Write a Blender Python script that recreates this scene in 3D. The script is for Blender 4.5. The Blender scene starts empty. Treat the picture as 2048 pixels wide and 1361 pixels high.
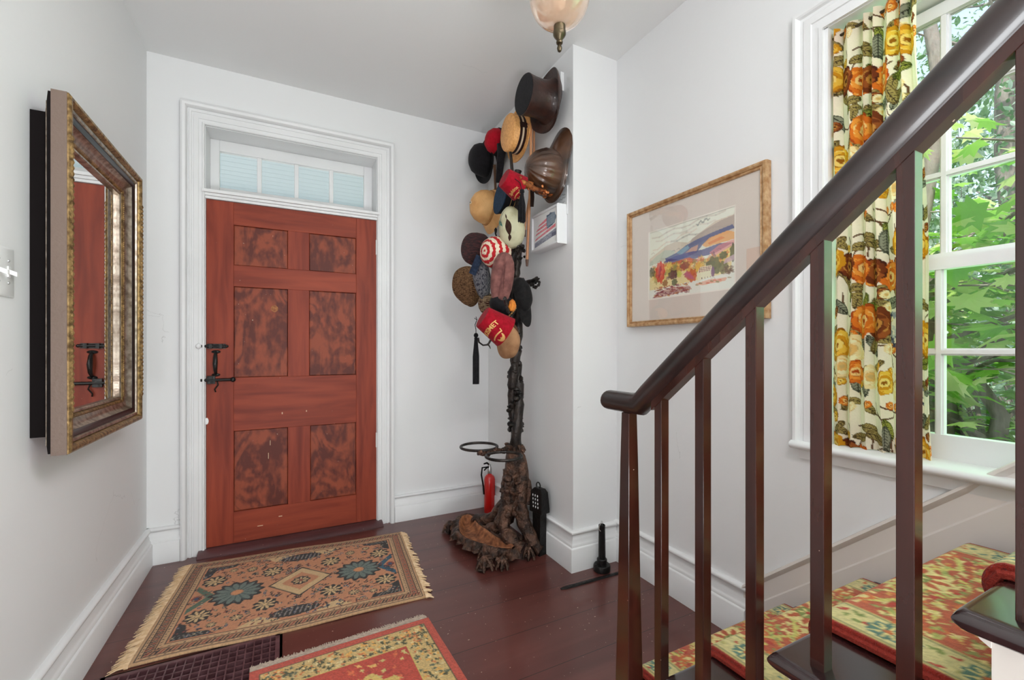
import bpy, bmesh, math, random
import numpy as np
from mathutils import Vector, Matrix
# ------------------------------------------------------------------ camera, world, light
SC = bpy.context.scene
COL = SC.collection
SC.view_settings.view_transform = 'Standard'
SC.view_settings.look = 'None'
SC.view_settings.gamma = 1.0
SC.view_settings.exposure = -0.5
CF, CYAW, CY = 882.0, 0.4739, 699.4
cam_d = bpy.data.cameras.new('camera')
cam = bpy.data.objects.new('camera', cam_d); COL.objects.link(cam)
cam.location = (0, 0, 1.2)
cam.rotation_euler = (math.pi/2, 0, -CYAW)
cam_d.sensor_width = 36.0
cam_d.lens = CF/2048*36
cam_d.shift_y = (CY-680.5)/2048
cam_d.clip_start = 0.02
SC.camera = cam
# world: daylight sky
W = bpy.data.worlds.new('world'); SC.world = W; W.use_nodes = True
wn = W.node_tree; bg = wn.nodes['Background']
sky = wn.nodes.new('ShaderNodeTexSky'); sky.sky_type = 'NISHITA'
sky.sun_elevation = math.radians(52); sky.sun_rotation = math.radians(200); sky.sun_disc = False
hz = wn.nodes.new('ShaderNodeMixRGB'); hz.inputs[0].default_value = .55; hz.inputs[2].default_value = (2.6, 2.9, 2.9, 1)   # bright hazy sky
wn.links.new(sky.outputs[0], hz.inputs[1]); wn.links.new(hz.outputs[0], bg.inputs[0]); bg.inputs[1].default_value = 0.62
def area(name, loc, tgt, sx, sy, power, col=(1, 1, 1), spread=None):
    l = bpy.data.lights.new(name, 'AREA'); l.shape = 'RECTANGLE'; l.size = sx; l.size_y = sy
    l.energy = power; l.color = col
    if spread: l.spread = spread
    o = bpy.data.objects.new(name, l); COL.objects.link(o); o.location = loc
    o.rotation_euler = (Vector(tgt)-Vector(loc)).to_track_quat('-Z', 'Y').to_euler()
    return o
sl = bpy.data.lights.new('sun', 'SUN'); sl.energy = 7.0; sl.angle = math.radians(1.0); sl.color = (1, 0.96, 0.88)
so = bpy.data.objects.new('sun', sl); COL.objects.link(so)
so.rotation_euler = Vector((0.75, 0.35, -1.15)).to_track_quat('-Z', 'Y').to_euler()
# assumed light behind the camera, window daylight, and unseen fill lamps added to lift walls and ceiling
area('rear_fill', (0.25, -2.85, 1.5), (0.4, 3, 1.3), 1.8, 2.2, 8, (0.965, 0.985, 1.0))  # added fill from the rear end, no window behind it
area('assumed_rear_light', (0.56, -0.30, 2.42), (1.1, 2.5, 0.6), 0.20, 0.20, 14, (1, 0.98, 0.985))  # assumed unseen light behind the camera, placed by shadow direction
area('window_daylight', (1.795, 0.14, 1.6), (0.2, 0.5, 1.3), 1.3, 1.4, 13, (0.42, 1.0, 0.45))
area('left_wall_side_fill', (1.60, -1.45, 1.5), (-0.69, 1.7, 1.4), 1.5, 1.8, 20, (0.985, 0.99, 1.0))  # added fill for the left wall, no room opens there
area('left_wall_top_fill', (1.15, -0.15, 2.80), (-0.69, 1.5, 1.0), 0.9, 0.8, 19, (1.0, 0.965, 1.0), math.radians(100))  # added fill aimed at the left wall, no skylight above
area('overhead_fill', (0.4, -1.3, 2.7), (0.4, 1.2, 1.2), 1.6, 1.4, 9, (0.97, 0.99, 1.0))  # added overhead fill, the ceiling has no opening here
area('ceiling_fill', (0.35, -1.1, 0.06), (0.35, -0.3, 2.6), 1.7, 1.5, 230, (0.93, 0.975, 1.0))  # unseen uplight added near the floor to brighten the ceiling

# ------------------------------------------------------------------ helpers
FX, FY = math.sin(CYAW), math.cos(CYAW)
def pdir(px, py):
    a = (px-1024)/CF
    return (FX+FY*a, FY-FX*a, (CY-py)/CF)
def on_x(px, py, X):
    d = pdir(px, py); t = X/d[0]; return Vector((X, d[1]*t, 1.2+d[2]*t))
def on_y(px, py, Y):
    d = pdir(px, py); t = Y/d[1]; return Vector((d[0]*t, Y, 1.2+d[2]*t))
def at(px, py, t):
    d = pdir(px, py); return Vector((d[0]*t, d[1]*t, 1.2+d[2]*t))
def lin(c):
    def f(v):
        v /= 255.0
        return v/12.92 if v <= 0.04045 else ((v+0.055)/1.055)**2.4
    return tuple(f(v) for v in c)
def dist_seg(PX, PY, a, b):
    ax, ay = a; bx, by = b
    dx, dy = bx-ax, by-ay; L = dx*dx+dy*dy+1e-12
    t = np.clip(((PX-ax)*dx+(PY-ay)*dy)/L, 0, 1)
    return np.hypot(PX-ax-t*dx, PY-ay-t*dy)

class MB:
    """collects faces of one mesh"""
    def __init__(s): s.v = []; s.f = []; s.m = []; s.c = None; s.cur = 0
    def add(s, vs, fs, m=None):
        b = len(s.v); s.v += [tuple(x) for x in vs]
        for f in fs: s.f.append(tuple(b+i for i in f)); s.m.append(s.cur if m is None else m)
        return s
    def box(s, x0, x1, y0, y1, z0, z1, M=None, m=None):
        vs = [Vector((x, y, z)) for x in (x0, x1) for y in (y0, y1) for z in (z0, z1)]
        if M is not None: vs = [M @ v for v in vs]
        return s.add(vs, [(0,1,3,2),(4,6,7,5),(0,4,5,1),(2,3,7,6),(0,2,6,4),(1,5,7,3)], m)
    def ring(s, rings, closed=True, cap0=True, cap1=True, m=None, loop=False):
        n = len(rings[0]); vs = [p for r in rings for p in r]; fs = []
        R = len(rings)
        for i in range(R if loop else R-1):
            i2 = (i+1) % R
            for j in range(n if closed else n-1):
                k = (j+1) % n
                fs.append((i*n+j, i*n+k, i2*n+k, i2*n+j))
        if not loop:
            if cap0 and closed: fs.append(tuple(reversed(range(n))))
            if cap1 and closed: fs.append(tuple((R-1)*n+j for j in range(n)))
        return s.add(vs, fs, m)
    def lathe(s, prof, n=24, M=None, sx=1, sy=1, m=None, cap0=True, cap1=True, wob=None):
        rs = []
        for r, z in prof:
            rr = []
            for j in range(n):
                a = 2*math.pi*j/n; q = r*(wob(a, z) if wob else 1)
                v = Vector((q*math.cos(a)*sx, q*math.sin(a)*sy, z))
                rr.append(M @ v if M is not None else v)
            rs.append(rr)
        return s.ring(rs, cap0=cap0, cap1=cap1, m=m)
    def tube(s, pts, rad, n=8, m=None, caps=True, loop=False, sq=1.0, rot=0):
        pts = [Vector(p) for p in pts]; k = len(pts)
        if not hasattr(rad, '__len__'): rad = [rad]*k
        rs = []; up = None
        for i, p in enumerate(pts):
            if loop: t = pts[(i+1) % k]-pts[i-1]
            else: t = pts[min(i+1, k-1)]-pts[max(i-1, 0)]
            t.normalize()
            if up is None: up = Vector((0, 0, 1)) if abs(t.z) < .9 else Vector((1, 0, 0))
            a = t.cross(up); a.normalize(); b = a.cross(t); up = b
            rs.append([p+(a*math.cos(2*math.pi*j/n+rot)+b*sq*math.sin(2*math.pi*j/n+rot))*rad[i] for j in range(n)])
        return s.ring(rs, cap0=caps, cap1=caps, m=m, loop=loop)
    def blob(s, c, r, n=10, m=None, M=None, jit=0, seed=0):
        rnd = random.Random(seed); c = Vector(c)
        if not hasattr(r, '__len__'): r = (r, r, r)
        rs = []
        for i in range(1, n//2+1):
            th = math.pi*(i-.5)/(n//2); rr = []
            for j in range(n):
                a = 2*math.pi*j/n; q = 1+jit*(rnd.random()-.5)
                v = Vector((r[0]*math.sin(th)*math.cos(a)*q, r[1]*math.sin(th)*math.sin(a)*q, r[2]*math.cos(th)*q))
                if M is not None: v = M @ v
                rr.append(c+v)
            rs.append(rr)
        return s.ring(rs, m=m)
    def build(s, name, mats, parent=None, smooth=35, recalc=True, bevel=0, loc=None):
        me = bpy.data.meshes.new(name)
        vs = s.v
        if loc is not None: vs = [(v[0]-loc[0], v[1]-loc[1], v[2]-loc[2]) for v in vs]
        me.from_pydata(vs, [], s.f)
        if not isinstance(mats, (list, tuple)): mats = [mats]
        for mt in mats: me.materials.append(mt)
        me.polygons.foreach_set('material_index', s.m)
        if s.c is not None:
            at_ = me.color_attributes.new('Col', 'FLOAT_COLOR', 'POINT')
            cc = np.ones((len(s.v), 4), dtype=np.float32); cc[:, :3] = s.c
            at_.data.foreach_set('color', cc.ravel())
        if recalc:
            b = bmesh.new(); b.from_mesh(me); bmesh.ops.recalc_face_normals(b, faces=b.faces); b.to_mesh(me); b.free()
        if smooth:
            me.shade_smooth(); me.set_sharp_from_angle(angle=math.radians(smooth))
        o = bpy.data.objects.new(name, me); COL.objects.link(o)
        if loc is not None: o.location = loc
        if parent is not None:
            o.parent = parent; o.matrix_parent_inverse = Matrix.LocRotScale(parent.location, parent.rotation_euler, parent.scale).inverted()
        if bevel:
            md = o.modifiers.new('bevel', 'BEVEL'); md.width = bevel; md.segments = 2; md.limit_method = 'ANGLE'; md.angle_limit = math.radians(40)
        return o
def grid(nu, nv, fn, mb=None, m=None):
    mb = mb or MB()
    vs = [fn(i/(nu-1), j/(nv-1)) for j in range(nv) for i in range(nu)]
    fs = [(j*nu+i, j*nu+i+1, (j+1)*nu+i+1, (j+1)*nu+i) for j in range(nv-1) for i in range(nu-1)]
    return mb.add(vs, fs, m)
def tag(o, label=None, cat=None, group=None, kind=None):
    if label: o['label'] = label
    if cat: o['category'] = cat
    if group: o['group'] = group
    if kind: o['kind'] = kind
    return o
def struct(o): o['kind'] = 'structure'; return o
def thing(name, loc, label, cat, group=None):
    o = bpy.data.objects.new(name, None); COL.objects.link(o); o.location = loc; o.empty_display_size = .05
    return tag(o, label, cat, group)

# ------------------------------------------------------------------ materials
def node(nt, typ, **kw):
    n = nt.nodes.new(typ)
    for k, v in kw.items():
        if k in n.inputs.keys() if isinstance(k, str) else False: n.inputs[k].default_value = v
        else: setattr(n, k, v)
    return n
def mat(name, col, rough=.5, metal=0, coat=0, spec=.5, noise=None, bump=None, col2=None, nscale=8, ndetail=5,
        stretch=(1, 1, 1), lo=.35, hi=.65, attr=False, transl=0, coat_rough=.08, sheen=0):
    """procedural principled material: two-colour noise, bump"""
    m = bpy.data.materials.new(name); m.use_nodes = True; nt = m.node_tree; L = nt.links
    b = nt.nodes['Principled BSDF']
    b.inputs['Base Color'].default_value = (*col, 1); b.inputs['Roughness'].default_value = rough
    b.inputs['Metallic'].default_value = metal; b.inputs['Coat Weight'].default_value = coat
    b.inputs['Coat Roughness'].default_value = coat_rough
    b.inputs['Specular IOR Level'].default_value = spec
    if sheen: b.inputs['Sheen Weight'].default_value = sheen
    tc = nt.nodes.new('ShaderNodeTexCoord'); mp = nt.nodes.new('ShaderNodeMapping')
    mp.inputs['Scale'].default_value = stretch; L.new(tc.outputs['Object'], mp.inputs[0])
    csrc = None
    if attr:
        a = nt.nodes.new('ShaderNodeAttribute'); a.attribute_name = 'Col'; csrc = a.outputs['Color']
        L.new(csrc, b.inputs['Base Color'])
    if col2 is not None:
        n = nt.nodes.new('ShaderNodeTexNoise'); n.inputs['Scale'].default_value = nscale; n.inputs['Detail'].default_value = ndetail
        L.new(mp.outputs[0], n.inputs[0])
        r = nt.nodes.new('ShaderNodeValToRGB'); r.color_ramp.elements[0].position = lo; r.color_ramp.elements[1].position = hi
        r.color_ramp.elements[0].color = (*col, 1); r.color_ramp.elements[1].color = (*col2, 1)
        L.new(n.outputs[0], r.inputs[0]); L.new(r.outputs[0], b.inputs['Base Color']); csrc = r.outputs[0]
    if bump:
        sc, st = bump[0], bump[1]
        n2 = nt.nodes.new('ShaderNodeTexNoise'); n2.inputs['Scale'].default_value = sc; n2.inputs['Detail'].default_value = bump[2] if len(bump) > 2 else 4
        L.new(mp.outputs[0], n2.inputs[0])
        bm = nt.nodes.new('ShaderNodeBump'); bm.inputs['Strength'].default_value = st; bm.inputs['Distance'].default_value = bump[3] if len(bump) > 3 else .01
        L.new(n2.outputs[0], bm.inputs['Height']); L.new(bm.outputs[0], b.inputs['Normal'])
    if transl:
        t = nt.nodes.new('ShaderNodeBsdfTranslucent'); mx = nt.nodes.new('ShaderNodeMixShader'); mx.inputs[0].default_value = transl
        if csrc: L.new(csrc, t.inputs[0])
        else: t.inputs[0].default_value = (*col, 1)
        out = nt.nodes['Material Output']; L.new(b.outputs[0], mx.inputs[1]); L.new(t.outputs[0], mx.inputs[2]); L.new(mx.outputs[0], out.inputs[0])
    return m
def plaster(name, col, cracks=True):
    m = bpy.data.materials.new(name); m.use_nodes = True; nt = m.node_tree; L = nt.links
    b = nt.nodes['Principled BSDF']; b.inputs['Roughness'].default_value = .6; b.inputs['Specular IOR Level'].default_value = .35
    tc = nt.nodes.new('ShaderNodeTexCoord')
    n = nt.nodes.new('ShaderNodeTexNoise'); n.inputs['Scale'].default_value = 1.1; n.inputs['Detail'].default_value = 3; L.new(tc.outputs['Object'], n.inputs[0])
    r = nt.nodes.new('ShaderNodeValToRGB'); r.color_ramp.elements[0].position = .3; r.color_ramp.elements[1].position = .7
    r.color_ramp.elements[0].color = (*[c*.975 for c in col], 1); r.color_ramp.elements[1].color = (*col, 1); L.new(n.outputs[0], r.inputs[0])
    last = r.outputs[0]
    if cracks:   # hairline cracks and small dings, sparse
        w = nt.nodes.new('ShaderNodeTexNoise'); w.inputs['Scale'].default_value = 3; w.inputs['Detail'].default_value = 6; L.new(tc.outputs['Object'], w.inputs[0])
        av = nt.nodes.new('ShaderNodeMixRGB'); av.inputs[0].default_value = .35; L.new(tc.outputs['Object'], av.inputs[1]); L.new(w.outputs['Color'], av.inputs[2])
        v = nt.nodes.new('ShaderNodeTexVoronoi'); v.feature = 'DISTANCE_TO_EDGE'; v.inputs['Scale'].default_value = 1.7; L.new(av.outputs[0], v.inputs[0])
        lt = nt.nodes.new('ShaderNodeMath'); lt.operation = 'LESS_THAN'; lt.inputs[1].default_value = .0014; L.new(v.outputs[0], lt.inputs[0])
        g = nt.nodes.new('ShaderNodeTexNoise'); g.inputs['Scale'].default_value = 2.3; g.inputs['Detail'].default_value = 2; L.new(tc.outputs['Object'], g.inputs[0])
        gt = nt.nodes.new('ShaderNodeMath'); gt.operation = 'GREATER_THAN'; gt.inputs[1].default_value = .64; L.new(g.outputs[0], gt.inputs[0])
        ml = nt.nodes.new('ShaderNodeMath'); ml.operation = 'MULTIPLY'; L.new(lt.outputs[0], ml.inputs[0]); L.new(gt.outputs[0], ml.inputs[1])
        m2 = nt.nodes.new('ShaderNodeMath'); m2.operation = 'MULTIPLY'; m2.inputs[1].default_value = .28; L.new(ml.outputs[0], m2.inputs[0])
        mx = nt.nodes.new('ShaderNodeMixRGB'); L.new(m2.outputs[0], mx.inputs[0]); L.new(last, mx.inputs[1]); mx.inputs[2].default_value = (.25, .24, .23, 1)
        last = mx.outputs[0]
    L.new(last, b.inputs['Base Color'])
    n2 = nt.nodes.new('ShaderNodeTexNoise'); n2.inputs['Scale'].default_value = 5; n2.inputs['Detail'].default_value = 8; L.new(tc.outputs['Object'], n2.inputs[0])
    bm = nt.nodes.new('ShaderNodeBump'); bm.inputs['Strength'].default_value = .25; bm.inputs['Distance'].default_value = .012
    L.new(n2.outputs[0], bm.inputs['Height']); L.new(bm.outputs[0], b.inputs['Normal'])
    return m
def wood(name, c1, c2, rough=.35, coat=.3, axis='Z', scale=14, dist=6, specks=0, bump=.1, flame=False, spec=.5):
    """wood or grained paint; grain runs along axis"""
    m = bpy.data.materials.new(name); m.use_nodes = True; nt = m.node_tree; L = nt.links
    b = nt.nodes['Principled BSDF']; b.inputs['Roughness'].default_value = rough; b.inputs['Coat Weight'].default_value = coat; b.inputs['Coat Roughness'].default_value = .12; b.inputs['Specular IOR Level'].default_value = spec
    tc = nt.nodes.new('ShaderNodeTexCoord'); mp = nt.nodes.new('ShaderNodeMapping')
    s = {'X': (.09, 1, 1), 'Y': (1, .09, 1), 'Z': (1, 1, .09)}[axis]
    if flame: s = (1, 1, .55)
    mp.inputs['Scale'].default_value = s; L.new(tc.outputs['Object'], mp.inputs[0])
    n = nt.nodes.new('ShaderNodeTexNoise'); n.inputs['Scale'].default_value = scale if not flame else 4.2
    n.inputs['Detail'].default_value = 8 if not flame else 3; n.inputs['Distortion'].default_value = 0.6 if not flame else 2.2
    L.new(mp.outputs[0], n.inputs[0])
    src = n.outputs[0]
    if flame:
        mu = nt.nodes.new('ShaderNodeMath'); mu.operation = 'MULTIPLY'; mu.inputs[1].default_value = 22; L.new(src, mu.inputs[0])
        si = nt.nodes.new('ShaderNodeMath'); si.operation = 'SINE'; L.new(mu.outputs[0], si.inputs[0])
        n3 = nt.nodes.new('ShaderNodeTexNoise'); n3.inputs['Scale'].default_value = 30; n3.inputs['Detail'].default_value = 6; L.new(mp.outputs[0], n3.inputs[0])
        ma = nt.nodes.new('ShaderNodeMath'); ma.operation = 'MULTIPLY_ADD'; ma.inputs[1].default_value = .16; L.new(si.outputs[0], ma.inputs[0]); L.new(n3.outputs[0], ma.inputs[2])
        n4 = nt.nodes.new('ShaderNodeTexNoise'); n4.inputs['Scale'].default_value = 5; n4.inputs['Detail'].default_value = 1; L.new(tc.outputs['Object'], n4.inputs[0])
        mb_ = nt.nodes.new('ShaderNodeMath'); mb_.operation = 'MULTIPLY_ADD'; mb_.inputs[1].default_value = .8; L.new(n4.outputs[0], mb_.inputs[0]); L.new(ma.outputs[0], mb_.inputs[2])
        sb = nt.nodes.new('ShaderNodeMath'); sb.operation = 'SUBTRACT'; sb.inputs[1].default_value = .4; L.new(mb_.outputs[0], sb.inputs[0]); src = sb.outputs[0]
    r = nt.nodes.new('ShaderNodeValToRGB'); r.color_ramp.elements[0].position = .3; r.color_ramp.elements[1].position = .72
    r.color_ramp.elements[0].color = (*c1, 1); r.color_ramp.elements[1].color = (*c2, 1); L.new(src, r.inputs[0])
    last = r.outputs[0]
    if specks:
        v = nt.nodes.new('ShaderNodeTexNoise'); v.inputs['Scale'].default_value = 75; v.inputs['Detail'].default_value = 2; L.new(tc.outputs['Object'], v.inputs[0])
        gt = nt.nodes.new('ShaderNodeMath'); gt.operation = 'GREATER_THAN'; gt.inputs[1].default_value = specks; L.new(v.outputs[0], gt.inputs[0])
        mx = nt.nodes.new('ShaderNodeMixRGB'); L.new(gt.outputs[0], mx.inputs[0]); L.new(last, mx.inputs[1]); mx.inputs[2].default_value = (.55, .42, .33, 1); last = mx.outputs[0]
    L.new(last, b.inputs['Base Color'])
    bm = nt.nodes.new('ShaderNodeBump'); bm.inputs['Strength'].default_value = bump; bm.inputs['Distance'].default_value = .004
    L.new(n.outputs[0], bm.inputs['Height']); L.new(bm.outputs[0], b.inputs['Normal'])
    return m
def glass(name, tint=(1, 1, 1), rough=0.0, dirt=0.0, ior=1.45, boost=1.0):
    """thin pane: fresnel mix of see-through and mirror reflection"""
    m = bpy.data.materials.new(name); m.use_nodes = True; nt = m.node_tree; L = nt.links
    nt.nodes.remove(nt.nodes['Principled BSDF']); out = nt.nodes['Material Output']
    t = nt.nodes.new('ShaderNodeBsdfTransparent'); t.inputs[0].default_value = (*tint, 1)
    g = nt.nodes.new('ShaderNodeBsdfGlossy'); g.inputs['Roughness'].default_value = rough
    lw = nt.nodes.new('ShaderNodeLayerWeight'); lw.inputs[0].default_value = .5
    pw = nt.nodes.new('ShaderNodeMath'); pw.operation = 'POWER'; pw.inputs[1].default_value = 5; L.new(lw.outputs['Facing'], pw.inputs[0])
    mu = nt.nodes.new('ShaderNodeMath'); mu.operation = 'MULTIPLY_ADD'; mu.inputs[1].default_value = .9; mu.inputs[2].default_value = .04*boost; L.new(pw.outputs[0], mu.inputs[0])
    mx = nt.nodes.new('ShaderNodeMixShader'); L.new(mu.outputs[0], mx.inputs[0]); L.new(t.outputs[0], mx.inputs[1]); L.new(g.outputs[0], mx.inputs[2])
    last = mx.outputs[0]
    if dirt:
        d = nt.nodes.new('ShaderNodeBsdfDiffuse'); d.inputs[0].default_value = (.8, .85, .88, 1)
        d2 = nt.nodes.new('ShaderNodeBsdfTranslucent'); d2.inputs[0].default_value = (.85, .9, .95, 1)
        mm = nt.nodes.new('ShaderNodeMixShader'); L.new(d.outputs[0], mm.inputs[1]); L.new(d2.outputs[0], mm.inputs[2])
        mx2 = nt.nodes.new('ShaderNodeMixShader'); mx2.inputs[0].default_value = dirt; L.new(last, mx2.inputs[1]); L.new(mm.outputs[0], mx2.inputs[2]); last = mx2.outputs[0]
    L.new(last, out.inputs[0]); return m

M = {}
WALLC = (.80, .80, .805)
M['wall'] = plaster('wall_plaster', WALLC)
M['ceil'] = plaster('ceiling_plaster', (.82, .82, .82))
M['trim'] = mat('trim_paint', (.76, .76, .765), .4, bump=(30, .12, 6, .003), col2=(.80, .80, .805), nscale=4)
M['floor'] = None
M['door'] = wood('door_grain_vertical', lin((114, 40, 24)), lin((156, 66, 42)), .5, .0, 'Z', 22, specks=.77, spec=.3)
M['doorh'] = wood('door_grain_horizontal', lin((116, 42, 25)), lin((158, 68, 43)), .5, .0, 'X', 20, specks=.77, spec=.3)
M['doorp'] = wood('door_panel_flame', lin((92, 40, 30)), lin((146, 70, 46)), .5, .0, flame=True, specks=.775, spec=.3)
M['iron'] = mat('black_iron', (.02, .019, .018), .35, .6, bump=(60, .3))
M['ironrust'] = mat('cast_iron_brown', lin((52, 38, 32)), .45, .45, col2=lin((128, 92, 74)), nscale=22, lo=.4, hi=.75, bump=(55, .9, 6, .02))
M['ironpole'] = mat('cast_iron_dark', lin((24, 22, 22)), .38, .55, col2=lin((66, 58, 54)), nscale=18, bump=(50, .6, 5, .01))
M['rust'] = mat('rusty_pan', lin((92, 48, 28)), .7, .1, col2=lin((196, 128, 82)), nscale=35, lo=.3, hi=.8, bump=(220, .25, 2, .002))
M['rail'] = wood('rail_varnish', lin((14, 8, 8)), lin((42, 22, 18)), .36, .35, 'Y', 26, bump=.06)
M['bal'] = wood('baluster_varnish', lin((34, 13, 10)), lin((62, 27, 19)), .22, .5, 'Z', 24, specks=.79, bump=.05, spec=.3)
M['tread'] = wood('tread_paint', lin((28, 15, 16)), lin((44, 25, 26)), .2, .8, 'X', 18, specks=.82, bump=.05)
M['sill'] = wood('threshold_paint', lin((66, 36, 38)), lin((96, 60, 62)), .35, .3, 'X', 18, specks=.76)
M['riser'] = mat('riser_paint', lin((205, 196, 188)), .45, bump=(30, .1))
M['skirt'] = mat('skirt_paint', lin((222, 214, 208)), .38, bump=(30, .1, 6, .003))
M['gilt'] = mat('gilt', lin((104, 80, 52)), .42, .75, col2=lin((178, 146, 98)), nscale=60, bump=(120, .5, 3, .004))
M['silver'] = mat('silver_gilt', lin((128, 112, 98)), .3, .85, col2=lin((190, 176, 160)), nscale=40, bump=(100, .3, 3, .003))
M['darkmould'] = mat('dark_moulding', lin((34, 30, 32)), .3, .4)
M['frameside'] = mat('frame_side_brown', lin((112, 94, 84)), .5, .1, bump=(90, .2))
M['black'] = mat('black_backing', (.008, .006, .006), .9, spec=.1)
M['mirror'] = mat('mirror_silvering', (.9, .9, .9), .02, 1.0)
M['glass'] = glass('window_glass')
M['transomglass'] = glass('old_transom_glass', dirt=.12)
M['picglass'] = glass('picture_glass', boost=1.6)
M['attr'] = mat('dyed_wool', (1, 1, 1), .95, attr=True, spec=.15, bump=(420, .9, 2, .004), sheen=.15)
M['attrpaper'] = mat('painted_paper', (1, 1, 1), .8, attr=True, spec=.2)
M['curtain'] = mat('printed_cotton', (1, 1, 1), .85, attr=True, spec=.2, transl=.35, bump=(300, .2, 2, .002))
M['fringe'] = mat('fringe_cotton', lin((214, 178, 138)), .95, col2=lin((236, 208, 172)), nscale=50, spec=.1)
M['white'] = mat('white_plastic', (.82, .82, .82), .3)
M['steel'] = mat('worn_steel', (.55, .55, .55), .3, 1)
M['brass'] = mat('old_brass', lin((96, 84, 64)), .35, .85, col2=lin((54, 46, 34)), nscale=10)
M['brown'] = mat('dark_bronze', lin((46, 38, 30)), .3, .8)
# ------------------------------------------------------------------ room shell
XL, YD, XP, YP, XR, ZC = -0.69, 3.116, 1.393, 1.9865, 1.6976, 2.8646
YB = -3.0
def floor_mat():
    m = wood('floor_paint', lin((84, 42, 38)), lin((104, 58, 52)), .34, .3, 'X', 9, specks=.73, bump=.12)
    nt = m.node_tree; L = nt.links; b = nt.nodes['Principled BSDF']
    src = b.inputs['Base Color'].links[0].from_socket
    tc = nt.nodes.new('ShaderNodeTexCoord'); sp = nt.nodes.new('ShaderNodeSeparateXYZ'); L.new(tc.outputs['Object'], sp.inputs[0])
    dv = nt.nodes.new('ShaderNodeMath'); dv.operation = 'DIVIDE'; dv.inputs[1].default_value = .235; L.new(sp.outputs['Y'], dv.inputs[0])
    fr = nt.nodes.new('ShaderNodeMath'); fr.operation = 'FRACT'; L.new(dv.outputs[0], fr.inputs[0])
    lt = nt.nodes.new('ShaderNodeMath'); lt.operation = 'LESS_THAN'; lt.inputs[1].default_value = .012; L.new(fr.outputs[0], lt.inputs[0])
    mx = nt.nodes.new('ShaderNodeMixRGB'); L.new(lt.outputs[0], mx.inputs[0]); L.new(src, mx.inputs[1]); mx.inputs[2].default_value = (.008, .004, .004, 1)
    L.new(mx.outputs[0], b.inputs['Base Color'])
    return m
M['floor'] = floor_mat()
RX0, RX1, RY0, RY1 = -0.60, -0.022, 1.78, 2.105   # register opening
b = MB()
for x0, x1, y0, y1 in ((XL-.1, RX0, YB-.1, YD+.35), (RX1, XR+.2, YB-.1, YD+.35), (RX0, RX1, YB-.1, RY0), (RX0, RX1, RY1, YD+.35)):
    b.box(x0, x1, y0, y1, -.06, 0)
struct(b.build('floor', M['floor'], smooth=0))
b = MB()
b.box(XL-.15, XR+.3, YB-.1, YD+.42, ZC, ZC+.12)
struct(b.build('ceiling', M['ceil'], smooth=0))
b = MB(); b.box(XL-.15, XL, YB-.1, YD+.4, 0, ZC)
struct(b.build('wall_left', M['wall'], smooth=0))
# door wall with one tall opening for door and transom
DX0, DX1, OZ = -0.421, 0.557, 2.512
b = MB()
b.box(XL, DX0-.0, YD, YD+.30, 0, ZC); b.box(DX1, XR+.3, YD, YD+.30, 0, ZC); b.box(DX0, DX1, YD, YD+.30, OZ, ZC)
struct(b.build('wall_door', M['wall'], smooth=0))
b = MB(); b.box(XP, XR+.3, YP, YD, 0, ZC)
struct(b.build('wall_chimney', M['wall'], smooth=0))
# right wall with window opening
WY0, WY1, WZ0, WZ1 = -0.60, 0.885, 0.835, 2.345  # right end stretched out of view, added for green reflections on the balusters
b = MB()
b.box(XR, XR+.22, WY1, YP, 0, ZC); b.box(XR, XR+.22, YB, WY0, 0, ZC); b.box(XR, XR+.22, WY0, WY1, 0, WZ0); b.box(XR, XR+.22, WY0, WY1, WZ1, ZC)
struct(b.build('wall_right', M['wall'], smooth=0))
b = MB(); b.box(XL, XR+.22, YB-.1, YB, 0, ZC)
struct(b.build('wall_back', M['wall'], smooth=0))

# baseboards: moulded profile (out, z)
def profile_run(mb, path, prof):
    """path: list of (x,y) with the room on the right-hand side; mitred"""
    n = len(path); rings = []
    for i, p in enumerate(path):
        p = Vector((p[0], p[1]))
        def nrm(a, b_):
            d = (Vector(b_)-Vector(a)).normalized(); return Vector((d.y, -d.x))
        if i == 0: o = nrm(path[0], path[1])
        elif i == n-1: o = nrm(path[-2], path[-1])
        else:
            n1, n2 = nrm(path[i-1], path[i]), nrm(path[i], path[i+1]); o = (n1+n2)/(1+n1.dot(n2))
        rings.append([Vector((p.x+o.x*q, p.y+o.y*q, z)) for q, z in prof])
    mb.ring(rings)
def base_prof(h):
    k = h/.215
    return [(0, 0), (.034, 0), (.034, .122*k), (.030, .127*k), (.025, .129*k), (.025, .139*k), (.021, .144*k), (.016, .150*k), (.016, .162*k), (.009, .172*k), (.006, .186*k), (.006, .192*k), (.018, .195*k), (.024, .200*k), (.025, .207*k), (.021, .213*k), (.010, .216*k), (0, .216*k)]
def baseboard(name, path, h):
    b = MB(); profile_run(b, path, base_prof(h)); struct(b.build(name, M['trim'], smooth=50))
baseboard('baseboard_left', [(XL, YB), (XL, YD)], .20)
baseboard('baseboard_door_left', [(XL, YD), (-.535, YD)], .20)
baseboard('baseboard_door_right', [(.672, YD), (XP, YD)], .18)
baseboard('baseboard_chimney', [(XP, YD), (XP, YP), (XR, YP)], .215)
baseboard('baseboard_right', [(XR, YP), (XR, 1.17)], .222)

# ------------------------------------------------------------------ mitred frames on a plane
def mitre(mb, O, U, V, N, u0, u1, v0, v1, prof, sides=4, m=None, fn=None):
    """prof: list of (outward, height); closed rectangle (4) or open at the bottom (3)"""
    O, U, V, N = Vector(O), Vector(U), Vector(V), Vector(N)
    cs = [(u0, v0, -1, -1), (u0, v1, -1, 1), (u1, v1, 1, 1), (u1, v0, 1, -1)]
    rings = []
    for u, v, su, sv in cs:
        if sides == 3 and sv < 0: sv = 0
        rings.append([O+U*(u+su*q)+V*(v+sv*q)+N*h for q, h in prof])
    mb.ring(rings, loop=(sides == 4), m=m)
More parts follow.
